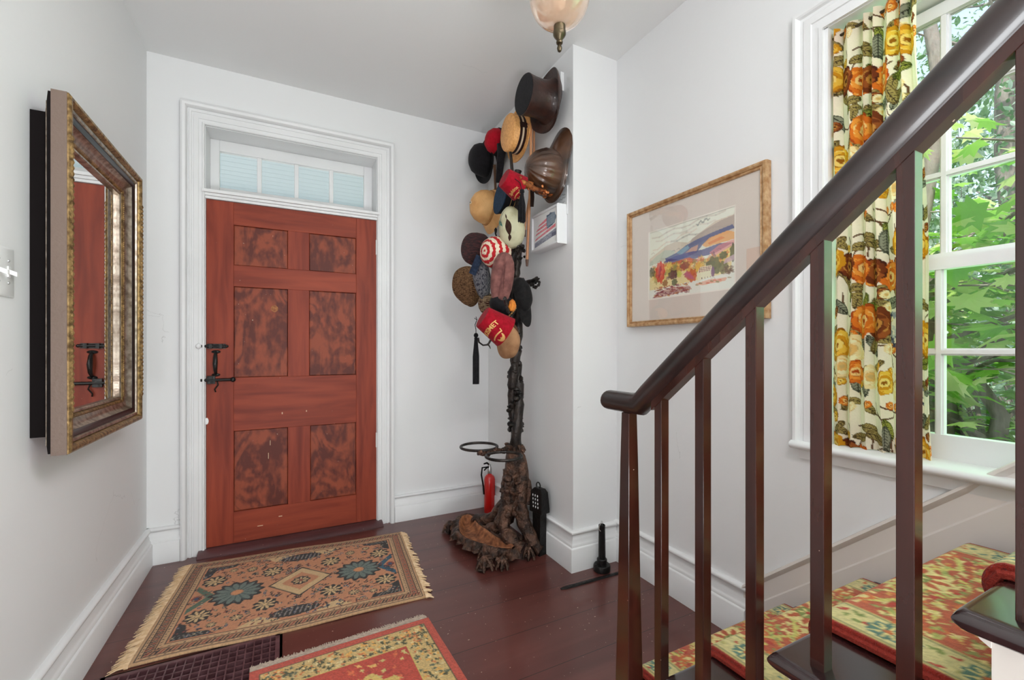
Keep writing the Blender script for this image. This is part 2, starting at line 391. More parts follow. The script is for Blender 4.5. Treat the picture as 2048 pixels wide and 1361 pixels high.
# door casing
cas = [(0, 0), (0, .014), (.004, .018), (.010, .018), (.013, .009), (.028, .009), (.030, .015), (.052, .015), (.054, .010), (.062, .010), (.064, .015), (.074, .015), (.077, .008), (.082, .008), (.084, .026), (.090, .036), (.102, .040), (.112, .036), (.114, .0)]
b = MB(); mitre(b, (0, YD, 0), (1, 0, 0), (0, 0, 1), (0, -1, 0), DX0, DX1, 0.0, OZ, cas, 3)
struct(b.build('trim_1', M['trim'], smooth=30))
# jamb lining and transom bar
b = MB()
b.box(DX0, DX0+.004, YD-.001, YD+.29, .02, OZ); b.box(DX1-.004, DX1, YD-.001, YD+.29, .02, OZ); b.box(DX0, DX1, YD, YD+.29, OZ-.004, OZ)
b.box(DX0-.012, DX1+.012, YD-.030, YD+.22, 2.118, 2.136); b.box(DX0, DX1, YD-.018, YD+.22, 2.102, 2.118); b.box(DX0, DX1, YD-.008, YD+.22, 2.086, 2.102)
b.box(DX0+.004, DX0+.02, YD+.17, YD+.19, 2.136, OZ-.004); b.box(DX1-.02, DX1-.004, YD+.17, YD+.19, 2.136, OZ-.004)
struct(b.build('trim_2', M['trim'], smooth=0, bevel=.003))
# threshold
b = MB(); b.ring([[Vector((x, y, z)) for y, z in ((YD+.3, 0), (YD+.3, .03), (YD-.02, .03), (YD-.055, .022), (YD-.075, .006), (YD-.075, 0))] for x in (DX0-.03, DX1+.03)])
struct(b.build('trim_3', M['sill'], smooth=40))
# door leaf: stiles, rails; panels; hardware
DL0, DL1, DZ0, DZ1 = DX0+.006, DX1-.004, .034, 2.084
YF = YD+.004
door = MB()
# vertical members
for x0, x1, z0, z1 in ((DL0, -.279, DZ0, DZ1), (.4215, DL1, DZ0, DZ1), (.012, .134, 1.708, 1.950), (.012, .134, 1.030, 1.580), (.012, .140, .222, .709)):
    door.box(x0, x1, YF, YF+.042, z0, z1)
dr = struct(door.build('door_1', M['door'], smooth=0, bevel=.0015))
for z0, z1 in ((1.950, DZ1), (1.580, 1.708), (.709, 1.030), (DZ0, .222)):
    MB().box(-.279, .4215, YF+.0005, YF+.042, z0, z1).build('door_rail', M['doorh'], dr, smooth=0, bevel=.0015)
for x0, x1, z0, z1 in ((-.279, .012, 1.708, 1.950), (.134, .4215, 1.708, 1.950), (-.279, .012, 1.030, 1.580), (.134, .4215, 1.030, 1.580), (-.279, .012, .222, .709), (.140, .4215, .222, .709)):
    q = MB(); y = YF+.010
    q.box(x0, x1, y+.004, y+.022, z0, z1)
    # slightly raised field with bevelled border
    q.ring([[Vector((x0+e, y+h, z0+e)), Vector((x1-e, y+h, z0+e)), Vector((x1-e, y+h, z1-e)), Vector((x0+e, y+h, z1-e))] for e, h in ((.001, .005), (.001, .003), (.005, .0))])
    q.build('door_panel', M['doorp'], dr, smooth=0)
# yellow-brown scar on the panel
q = MB(); rn = random.Random(4)
rg = [[Vector((-.063+math.cos(a)*r*(1+.25*rn.random()), YF+.0095-h, 1.456+math.sin(a)*r*(1+.25*rn.random()))) for a in [2*math.pi*k/14 for k in range(14)]] for r, h in ((.019, 0), (.012, .001))]
q.ring(rg); q.build('door_scar', mat('bare_wood', lin((176, 120, 74)), .8, col2=lin((140, 80, 50)), nscale=90), dr, smooth=0)
q = MB()
for x, z, h, w in ((-.086, .62, .03, .003), (-.096, .54, .035, .003), (-.02, .80, .012, .006), (.118, .805, .01, .006), (-.14, .115, .004, .03), (-.03, .155, .005, .02)):
    q.box(x-w/2, x+w/2, YF-.0006, YF+.004 if z > .6 or z < .2 else YF+.011, z-h/2, z+h/2)
q.build('paint_scratch', mat('scratch', lin((214, 180, 150)), .7), dr, smooth=0)
# upper slide bolt
def cylx(mb, x0, x1, y, z, r, n=12): mb.tube([(x0, y, z), (x1, y, z)], r, n)
bolt = MB(); cylx(bolt, DX0-.035, -.312, YF-.012, 1.219, .0075); bolt.box(DX0+.01, -.318, YF-.006, YF+.001, 1.205, 1.233)
bolt.blob((-.312, YF-.012, 1.219), .009); bolt.box(-.40, -.385, YF-.022, YF, 1.205, 1.233); bolt.box(-.35, -.335, YF-.022, YF, 1.205, 1.233)
bo = bolt.build('slide_bolt', M['iron'], dr)
hd = MB(); hd.blob((-.367, YF-.004, 1.186), (.024, .008, .010)); hd.blob((-.367, YF-.004, 1.050), (.022, .008, .010))
hd.tube([(-.367, YF-.006, 1.186), (-.367, YF-.028, 1.165), (-.367, YF-.040, 1.12), (-.367, YF-.034, 1.08), (-.367, YF-.006, 1.053)], [.006, .010, .013, .010, .007], 10)
hd.build('door_handle', M['iron'], dr)
lt = MB(); cylx(lt, DX0-.02, -.285, YF-.012, 1.020, .0085); lt.blob((-.281, YF-.012, 1.020), .015); lt.box(-.41, -.37, YF-.018, YF, .998, 1.044)
lt.tube([(-.36, YF-.012, 1.012), (-.355, YF-.02, .99), (-.372, YF-.02, .965), (-.368, YF-.01, .95)], .004, 8)
lt.build('thumb_latch', M['iron'], dr)
q = MB(); q.blob((DX0+.008, YF-.003, .779), (.010, .004, .020)); q.build('latch_plate', M['white'], dr)
q = MB()
for z in (1.90, .58):
    q = MB(); q.tube([(DX1-.003, YF-.006, z-.05), (DX1-.003, YF-.006, z+.05)], .006, 8); q.build('hinge', M['trim'], dr)
# catch on the jamb for the bolts
q = MB(); q.blob((DX0-.028, YD-.022, 1.219), (.014, .012, .016)); tag(q.build('bolt_catch', M['trim']), 'white painted bolt catch on the left door casing beside the slide bolt', 'catch')

# transom window
YS = 3.30
w1 = MB(); gz0, gz1 = 2.213, 2.44
w1.box(DX0+.004, -.368, YS-.02, YS+.02, 2.136, OZ-.004); w1.box(.496, DX1-.004, YS-.02, YS+.02, 2.136, OZ-.004)
w1.box(-.368, .496, YS-.02, YS+.02, gz1, OZ-.004); w1.box(-.368, .496, YS-.02, YS+.02, 2.136, gz0)
for i in range(1, 4):
    x = -.368+.864*i/4; w1.box(x-.013, x+.013, YS-.017, YS+.017, gz0, gz1)
w1o = struct(w1.build('window_1', M['trim'], smooth=0, bevel=.003))
for i in range(4):
    x0 = -.368+.864*i/4+.006; MB().box(x0, x0+.204, YS+.004, YS+.007, gz0-.004, gz1+.004).build('window_pane', M['transomglass'], w1o, smooth=0)

# right window
XS = XR+.105        # lower sash plane
b = MB()
for y0, y1 in ((WY0, WY0+.012), (WY1-.012, WY1)): b.box(XR-.001, XR+.22, y0, y1, WZ0, WZ1)
b.box(XR-.001, XR+.22, WY0, WY1, WZ1-.012, WZ1)
b.box(XS+.02, XR+.22, WY0, WY1, WZ0-.02, .862)
struct(b.build('trim_4', M['trim'], smooth=0))
wcas = [(0, 0), (0, .014), (.012, .014), (.014, .010), (.036, .010), (.038, .015), (.062, .015), (.066, .011), (.076, .012), (.080, .022), (.086, .026), (.096, .026), (.100, .020), (.100, 0)]
b = MB(); mitre(b, (XR, 0, 0), (0, 1, 0), (0, 0, 1), (-1, 0, 0), WY0, WY1, .855, WZ1-.01, wcas, 3)
struct(b.build('trim_5', M['trim'], smooth=30))
b = MB()   # stool with rounded nose
nose = [(XR+.11, .835), (XR-.030, .835), (XR-.040, .841), (XR-.044, .850), (XR-.040, .859), (XR-.030, .864), (XR+.11, .864)]
b.ring([[Vector((x, y, z)) for x, z in nose] for y in (WY0-.10, WY1+.10)])
b.ring([[Vector((x, y, z)) for x, z in ((XR-.001, .80), (XR-.012, .80), (XR-.020, .834), (XR-.001, .834))] for y in (WY0-.08, WY1+.08)])
struct(b.build('trim_6', M['trim'], smooth=50))
w2 = struct(MB().box(XS-.03, XS+.07, WY1-.035, WY1-.012, .862, WZ1-.012).box(XS-.03, XS+.07, WY0+.012, WY0+.035, .862, WZ1-.012).box(XS-.03, XS+.07, WY0+.012, WY1-.012, WZ1-.05, WZ1-.012).build('window_2', M['trim'], smooth=0, bevel=.002))
GY1, GY0 = .845, -.565
cols = [GY1-.235*i for i in range(7)]
def sash(x, z0, z1, rows, bot, top):
    s = MB()
    s.box(x-.016, x+.016, GY1, WY1-.03, z0-bot, z1+top); s.box(x-.016, x+.016, WY0+.03, GY0, z0-bot, z1+top)
    s.box(x-.016, x+.016, GY0, GY1, z0-bot, z0); s.box(x-.016, x+.016, GY0, GY1, z1, z1+top)
    for c in cols[1:-1]:
        s.box(x-.013, x+.013, c-.006, c+.006, z0, z1); s.box(x-.005, x+.013, c-.011, c+.011, z0, z1)
    for r in range(1, rows):
        z = z0+(z1-z0)*r/rows; s.box(x-.0125, x+.0125, GY0-.001, GY1+.001, z-.006, z+.006); s.box(x-.0045, x+.0125, GY0-.001, GY1+.001, z-.011, z+.011)
    so_ = s.build('window_sash', M['trim'], w2, smooth=0)
    for i in range(6):
        for r in range(rows):
            za = z0+(z1-z0)*r/rows; zb = z0+(z1-z0)*(r+1)/rows
            MB().box(x+.004, x+.007, cols[i+1], cols[i], za, zb).build('window_pane', M['glass'], so_, smooth=0)
sash(XS, .939, 1.446, 2, .075, .036)
sash(XS+.036, 1.501, 2.245, 3, .04, .04)

# stair wall skirt (board with sloping cap)
def sl_z(y): return .228+.8935*(1.186-y)
b = MB(); ya, yb = 1.186, -.9
b.ring([[Vector((x, y, z)) for x, z in ((XR, sl_z(y)-.42), (XR-.018, sl_z(y)-.42), (XR-.018, sl_z(y)-.105), (XR-.012, sl_z(y)-.098), (XR-.012, sl_z(y)-.03), (XR-.020, sl_z(y)-.022), (XR-.026, sl_z(y)-.012), (XR-.022, sl_z(y)-.002), (XR-.008, sl_z(y)+.002), (XR, sl_z(y)+.002))] for y in (ya, yb)])
struct(b.build('baseboard_stair', M['skirt'], smooth=40))
# ------------------------------------------------------------------ dyed patterns laid on fine meshes
class Cv:
    def __init__(s, w, h, res, col):
        s.nx, s.ny = int(w/res)+1, int(h/res)+1; s.w, s.h = w, h
        s.X, s.Y = np.meshgrid(np.linspace(0, w, s.nx), np.linspace(0, h, s.ny))
        s.I = np.ones((s.ny, s.nx, 3))*np.array(lin(col))
    def win(s, x0, x1, y0, y1):
        i0 = max(0, int(x0/s.w*(s.nx-1))-1); i1 = min(s.nx, int(x1/s.w*(s.nx-1))+3)
        j0 = max(0, int(y0/s.h*(s.ny-1))-1); j1 = min(s.ny, int(y1/s.h*(s.ny-1))+3)
        if i1 <= i0 or j1 <= j0: return None
        return slice(j0, j1), slice(i0, i1)
    def put(s, w, mask, col, a=1.0):
        c = np.array(lin(col)); s.I[w][mask] = s.I[w][mask]*(1-a)+c*a
    def ell(s, x, y, rx, ry, col, rot=0, a=1.0, wob=0, n=5, ph=0):
        R = max(rx, ry)*1.3; w = s.win(x-R, x+R, y-R, y+R)
        if w is None: return
        dx, dy = s.X[w]-x, s.Y[w]-y; c, n_ = math.cos(rot), math.sin(rot)
        u, v = (dx*c+dy*n_)/rx, (-dx*n_+dy*c)/ry
        r = np.hypot(u, v)
        if wob: r = r/(1+wob*np.cos(n*np.arctan2(v, u)+ph))
        s.put(w, r < 1, col, a)
    def rect(s, x0, x1, y0, y1, col, a=1.0):
        w = s.win(x0, x1, y0, y1)
        if w is None: return
        s.put(w, (s.X[w] >= x0) & (s.X[w] <= x1) & (s.Y[w] >= y0) & (s.Y[w] <= y1), col, a)
    def line(s, a, b, wd, col, al=1.0):
        w = s.win(min(a[0], b[0])-wd, max(a[0], b[0])+wd, min(a[1], b[1])-wd, max(a[1], b[1])+wd)
        if w is None: return
        s.put(w, dist_seg(s.X[w], s.Y[w], a, b) < wd, col, al)
    def pline(s, pts, wd, col, al=1.0):
        for a, b in zip(pts[:-1], pts[1:]): s.line(a, b, wd, col, al)
    def poly(s, pts, col, a=1.0):
        xs = [p[0] for p in pts]; ys = [p[1] for p in pts]; w = s.win(min(xs), max(xs), min(ys), max(ys))
        if w is None: return
        X, Y = s.X[w], s.Y[w]; ins = np.zeros(X.shape, bool); n = len(pts)
        for i in range(n):
            x1, y1 = pts[i]; x2, y2 = pts[(i+1) % n]
            if y1 == y2: continue
            ins ^= ((y1 > Y) != (y2 > Y)) & (X < (x2-x1)*(Y-y1)/(y2-y1)+x1)
        s.put(w, ins, col, a)
    def ros(s, x, y, r, n, out, pet, mid, rot=0, sy=1.0):
        s.ell(x, y, r, r*sy, out, 0, 1, .10, n, rot)
        for k in range(n):
            t = rot+2*math.pi*k/n
            s.ell(x+math.cos(t)*r*.58, y+math.sin(t)*r*.58*sy, r*.34, r*.12, pet, math.atan2(math.sin(t)*sy, math.cos(t)))
        s.ell(x, y, r*.24, r*.24*sy, mid)
    def weave(s, amt, seed=0):
        r = np.random.RandomState(seed); s.I *= (1+amt*(r.rand(s.ny, s.nx, 1)-.5))
    gain = 1.28
    def colors(s): return np.clip(s.I*s.gain, 0, .9).reshape(-1, 3)
def cv_grid(cv, fn):
    """mesh whose vertices are the canvas pixels"""
    mb = MB(); V = [fn(x, y) for x, y in zip(cv.X.ravel(), cv.Y.ravel())]
    nx, ny = cv.nx, cv.ny
    mb.v = V; mb.f = [(j*nx+i, j*nx+i+1, (j+1)*nx+i+1, (j+1)*nx+i) for j in range(ny-1) for i in range(nx-1)]
    mb.m = [0]*len(mb.f); mb.c = cv.colors(); return mb

# ---- rug by the door
def rug1():
    w, h = 1.14, .86; c = Cv(w, h, .0042, (200, 160, 120)); c.gain = 1.02; R = random.Random(3)
    dk, teal, sal, bei, red, blu = (50, 44, 42), (70, 82, 82), (204, 140, 102), (214, 180, 132), (150, 72, 58), (62, 76, 104)
    def frame(d, wd, col):
        c.rect(d, w-d, d, d+wd, col); c.rect(d, w-d, h-d-wd, h-d, col); c.rect(d, d+wd, d, h-d, col); c.rect(w-d-wd, w-d, d, h-d, col)
    frame(.012, .004, dk); frame(.030, .030, (178, 128, 94)); frame(.028, .005, dk); frame(.060, .005, dk)
    for k in range(70):      # running border motifs
        for (x, y) in ((.045+k*.0155, .045), (.045+k*.0155, h-.045)):
            c.line((x-.005, y-.010), (x+.006, y+.010), .0032, dk if k % 3 else red)
    for k in range(50):
        for x in (.045, w-.045):
            y = .05+k*.0158
            if y < h-.05: c.line((x-.010, y-.005), (x+.010, y+.006), .0036, dk if x < .5 else red); c.ell(x, y, .006, .004, teal if k % 2 else red)
    for k in range(44):
        for y in (.020, h-.020, .073, h-.073): c.ell(.03+k*.0258, y, .0042, .003, dk if k % 2 else red)
        for x in (.021, w-.021, .073, w-.073): c.ell(x, .03+k*.0195, .003, .0042, dk)
    c.rect(.088, w-.088, .088, h-.088, sal); frame(.086, .006, dk)
    cx, cy = w/2, h/2
    for sx in (-1, 1):       # corner brackets and end chevrons
        for sy in (-1, 1):
            X, Y = cx+sx*(cx-.100), cy+sy*(cy-.100)
            c.poly([(X, Y), (X-sx*.15, Y), (X-sx*.13, Y-sy*.03), (X-sx*.045, Y-sy*.045), (X-sx*.03, Y-sy*.11), (X, Y-sy*.13)], dk)
            for k in range(6): c.line((X-sx*(.012+.02*k), Y-sy*.006), (X-sx*(.008+.016*k), Y-sy*.030), .0028, (120, 116, 110))
        X = cx+sx*(cx-.10)
        c.poly([(X, cy-.13), (X-sx*.10, cy), (X, cy+.13), (X, cy+.085), (X-sx*.055, cy), (X, cy-.085)], (92, 112, 92) if sx < 0 else (52, 92, 112))
        c.ell(X-sx*.018, cy, .022, .026, red); c.ell(X-sx*.018, cy, .012, .015, blu)
        c.poly([(cx+sx*.03, h-.095), (cx+sx*.20, h-.095), (cx+sx*.13, h-.17)], bei); c.poly([(cx+sx*.06, .095), (cx+sx*.24, .095), (cx+sx*.16, .16)], bei)
    # diamond medallion
    c.poly([(cx-.15, cy), (cx, cy-.155), (cx+.15, cy), (cx, cy+.155)], dk); c.poly([(cx-.14, cy), (cx, cy-.145), (cx+.14, cy), (cx, cy+.145)], bei)
    c.poly([(cx-.09, cy), (cx, cy-.095), (cx+.09, cy), (cx, cy+.095)], sal); c.ros(cx, cy, .042, 8, dk, bei, red)
    for sy in (-1, 1):
        Y = cy+sy*(cy-.150); c.ell(cx-.01, Y, .105, .042, dk); 
        for k in range(9): c.line((cx-.095+k*.021, Y-.026), (cx-.085+k*.021, Y+.026), .0035, (138, 128, 122))
    for sx in (-1, 1):
        c.ros(cx+sx*.285, cy, .112, 14, dk, (112, 124, 116), sal); c.ell(cx+sx*.285, cy, .020, .020, (220, 150, 100))
        for k in range(14):
            t = 2*math.pi*(k+.5)/14; c.line((cx+sx*.285+.04*math.cos(t), cy+.04*math.sin(t)), (cx+sx*.285+.10*math.cos(t), cy+.10*math.sin(t)), .0026, teal)
    fl = []
    for sx in (-1, 1):
        for sy in (-1, 1):
            fl += [(cx+sx*.145, cy+sy*.165, .050), (cx+sx*.41, cy+sy*.165, .052), (cx+sx*.25, cy+sy*.235, .026), (cx+sx*.34, cy+sy*.26, .020)]
    for x, y, r in fl:
        c.ros(x, y, r, 9, dk, bei, dk if r > .04 else red, R.random()); c.ell(x, y, r*.2, r*.2, bei)
    n = 0
    while n < 520:
        x, y = R.uniform(.10, w-.10), R.uniform(.10, h-.10)
        if any(math.hypot(x-a, y-b_) < r+.012 for a, b_, r in fl) or abs(x-cx)+abs(y-cy) < .16 or abs(abs(x-cx)-.285) < .12 and abs(y-cy) < .115: continue
        k = n % 5; t = R.uniform(0, 3.1); col = (dk, teal, blu, red, dk)[k]
        if k == 0: c.pline([(x+.011*math.cos(t+i*.9)*(1-i*.1), y+.011*math.sin(t+i*.9)*(1-i*.1)) for i in range(6)], .0026, col)
        elif k < 3: c.ell(x, y, .010, .006, col, t); c.ell(x, y, .004, .003, bei, t)
        elif k == 3: c.line((x-.010*math.cos(t), y-.010*math.sin(t)), (x+.010*math.cos(t), y+.010*math.sin(t)), .003, col); c.ell(x, y, .005, .004, dk)
        else: c.line((x-.013*math.cos(t), y-.013*math.sin(t)), (x+.013*math.cos(t), y+.013*math.sin(t)), .0026, col)
        n += 1
    c.weave(.28, 1)
    P = [Vector((-.527, 2.126, 0)), Vector((.600, 2.075, 0)), Vector((.665, 2.887, 0)), Vector((-.462, 2.985, 0))]
    def f(x, y):
        u, v = x/w, y/h; p = (P[0]*(1-u)+P[1]*u)*(1-v)+(P[3]*(1-u)+P[2]*u)*v
        p = p+Vector((0, 1, 0))*(.006*math.sin(u*7+1)*(1-v)) 
        z = .010+.0022*math.sin(u*11+v*3)+.0015*math.sin(v*17)
        return (p.x, p.y, z)
    t = thing('rug', (0.07, 2.5, 0), 'tan and salmon patterned wool rug with fringed ends lying before the red door', 'rug', 'patterned rugs on the painted floor')
    g = cv_grid(c, f); o = g.build('rug_pile', M['attr'], t, recalc=False, smooth=180)
    md = o.modifiers.new('solid', 'SOLIDIFY'); md.thickness = .009; md.offset = -1
    fringe_row(P[0], P[3], Vector((-1, -.04, 0)), .062, t, 190, .6)
    fringe_row(P[1], P[2], Vector((1, .02, 0)), .045, t, 60, 1.0, clump=True)
def fringe_row(A, B, d, ln, parent, n, jit, clump=False, m=None, z=.012):
    q = MB(); R = random.Random(n); d = d.normalized(); s = (B-A).normalized(); L = (B-A).length
    q.ring([[A+Vector((0, 0, z))-s*.0, A+d*.014+Vector((0, 0, .003)), A+Vector((0, 0, .002))], [B+Vector((0, 0, z)), B+d*.014+Vector((0, 0, .003)), B+Vector((0, 0, .002))]])
    for i in range(n):
        a = A+s*(L*(i+.5)/n); k = ln*(1-.35*R.random()) if not clump or R.random() > .3 else ln*.4; off = s*(-k*jit*.45+R.uniform(-.008, .008))
        p1 = a+d*k*.5+off*.4+Vector((0, 0, R.uniform(.006, .011))); p2 = a+d*k+off+Vector((0, 0, R.uniform(.002, .006)))
        w_ = L/n*.55
        q.tube([a+Vector((0, 0, .008)), p1, p2], [w_, w_*.8, w_*.35], 5)
    q.build('fringe', m or M['fringe'], parent)
rug1()

def rug2():
    w, h = .76, 1.15; c = Cv(w, h, .0046, (192, 84, 68)); c.gain = 1.05; R = random.Random(8)
    grn, yel, cre = (86, 84, 58), (216, 182, 106), (226, 204, 150)
    # y=0 is the edge next to the fringe (far end)
    c.rect(.035, w-.035, .035, h, (88, 84, 60)); c.rect(.040, w-.040, .040, h, (206, 174, 116))
    for (x0, x1, y0, y1) in ((.045, w-.045, .045, .145), (w-.145, w-.045, .045, h), (.045, .145, .045, h)):
        for k in range(230 if y1 < .2 else 330):
            x, y = R.uniform(x0, x1), R.uniform(y0, y1); col = [grn, grn, (226, 170, 90), cre, (206, 120, 70), (98, 104, 84)][k % 6]
            c.ell(x, y, R.uniform(.006, .013), R.uniform(.004, .007), col, R.uniform(0, 3), wob=.35)
    c.rect(.148, w-.148, .148, h, (206, 186, 110)); c.rect(.156, w-.156, .156, h, (190, 76, 60))
    for k in range(150):
        x, y = R.uniform(.17, w-.17), R.uniform(.17, h); col = [(214, 110, 72), (222, 176, 104), (206, 186, 120), (160, 60, 54)][k % 4]
        c.ell(x, y, R.uniform(.008, .022), R.uniform(.004, .010), col, R.uniform(0, 3), wob=.35, n=4)
    c.ros(w*.5, .42, .16, 10, (210, 180, 104), (188, 84, 62), (226, 200, 130)); c.ros(w*.5, .42, .09, 8, grn, cre, (190, 76, 60))
    c.ros(w*.5, .80, .20, 12, (210, 180, 104), (188, 84, 62), (226, 200, 130))
    c.weave(.45, 2)
    A, B = Vector((-.118, 1.862, 0)), Vector((.556, 1.890, 0)); U = (B-A).normalized(); V = Vector((U.y, -U.x, 0))
    k = (B-A).length/w
    def f(x, y):
        p = A+U*x*k+V*y*k*1.0; return (p.x, p.y, .013+.0012*math.sin(y*9+x*5))
    t = thing('rug', (0.2, 1.4, 0), 'red and yellow floral rug with cream end binding, partly over the floor register', 'rug', 'patterned rugs on the painted floor')
    o = cv_grid(c, f).build('rug_pile', M['attr'], t, recalc=False, smooth=180)
    md = o.modifiers.new('solid', 'SOLIDIFY'); md.thickness = .012; md.offset = -1
    n = V*-1; q = MB(); R = random.Random(5)
    for i in range(60):
        a0 = A+U*((B-A).length*i/60); a1 = A+U*((B-A).length*(i+1)/60)
        e = .055+R.uniform(-.004, .004)
        q.ring([[p-n*.004+Vector((0, 0, .001)), p+n*e+Vector((0, 0, .001)), p+n*e+Vector((0, 0, .007)), p+n*.03+Vector((0, 0, .014)), p-n*.004+Vector((0, 0, .0165))] for p in (a0, a1)])
    for i in range(150):
        a = A+U*((B-A).length*(i+.5)/150)+n*.050; q.tube([a+Vector((0, 0, .005)), a+n*R.uniform(.010, .022)+U*R.uniform(-.006, .006)+Vector((0, 0, .003))], .0022, 4)
    q.build('fringe', mat('cream_binding', lin((226, 206, 188)), .95, col2=lin((190, 170, 152)), nscale=80, bump=(200, .8)), t)
rug2()

# ---- floor register
t = thing('floor_register', ((RX0+RX1)/2, (RY0+RY1)/2, 0), 'dark painted iron floor register grille half under the tan rug', 'vent')
regm = mat('register_paint', lin((84, 52, 56)), .4, .1, col2=lin((108, 74, 78)), nscale=30)
q = MB(); fw = .016
q.box(RX0, RX1, RY1-fw, RY1, -.03, .003); q.box(RX0, RX1, RY0, RY0+fw, -.03, .003); q.box(RX0, RX0+fw, RY0, RY1, -.03, .003); q.box(RX1-fw, RX1, RY0, RY1, -.03, .003)
q.build('register_frame', regm, t, smooth=0)
q = MB(); x = RX0+fw
while x < RX1-fw: q.box(x+.0115, x+.0165, RY0+fw, RY1-fw, -.024, .002); x += .0285
y = RY0+fw
while y < RY1-fw-.02: q.box(RX0+fw, RX1-fw, y+.028, y+.033, -.022, .001); y += .033
q.build('register_grille', regm, t, smooth=0)
q = MB(); q.box(RX0, RX1, RY0, RY1, -.32, -.30); q.box(RX0-.01, RX0, RY0, RY1, -.32, -.0); q.box(RX1, RX1+.01, RY0, RY1, -.32, -.0); q.box(RX0, RX1, RY0-.01, RY0, -.32, 0); q.box(RX0, RX1, RY1, RY1+.01, -.32, 0)
q.build('duct', mat('duct', (.03, .02, .02), .8), t, smooth=0)

# ------------------------------------------------------------------ staircase
NY = [.979-.2445*k for k in range(8)]; NZ = [.250+.2065*k for k in range(8)]
SX0, SX1 = .765, XR-.018
st = thing('staircase', (1.2, .979, 0), 'steep staircase with dark painted treads and pale risers rising along the window wall', 'staircase')
def rnose(x0, x1, y, z, th=.030):
    """tread front nose profile in (y,z) going back to y-.275"""
    pr = [(y-.275, z-th), (y-.012, z-th)]+[(y-.012+.0145*math.cos(a), z-th/2+th/2*math.sin(a)) for a in [-math.pi/2+math.pi*k/8 for k in range(1, 8)]]+[(y-.012, z), (y-.275, z)]
    return pr
for k in range(7):
    y, z = NY[k], NZ[k]
    q = MB(); pr = rnose(0, 0, y, z)
    xs = [SX0]+[SX0+.012]+[SX1]
    def sh(e): return [Vector((SX0+(.0 if e else .0), a, b_)) for a, b_ in pr]
    rings = []
    for x, s_ in ((SX0-.002, .55), (SX0+.002, .8), (SX0+.012, 1.0), (SX1, 1.0)):
        rings.append([Vector((x, min(a, y-.275+(a-(y-.275))*1.0), z-.015+(b_-(z-.015))*s_)) for a, b_ in pr])
    q.ring(rings); q.build('tread', M['tread'], st, smooth=50)
    q = MB(); zb = NZ[k-1] if k else 0
    q.box(SX0+.035, SX1, y-.045, y-.028, zb, z-.029); q.ring([[Vector((x, a, b_)) for a, b_ in ((y-.028, z-.029), (y-.012, z-.029), (y-.018, z-.038), (y-.028, z-.044))] for x in (SX0+.02, SX1)])
    q.build('riser', M['riser'], st, smooth=0)
    q = MB(); q.box(SX0+.022, SX0+.040, y-.275, y-.028, 0, z-.029); q.build('stringer', M['riser'], st, smooth=0)

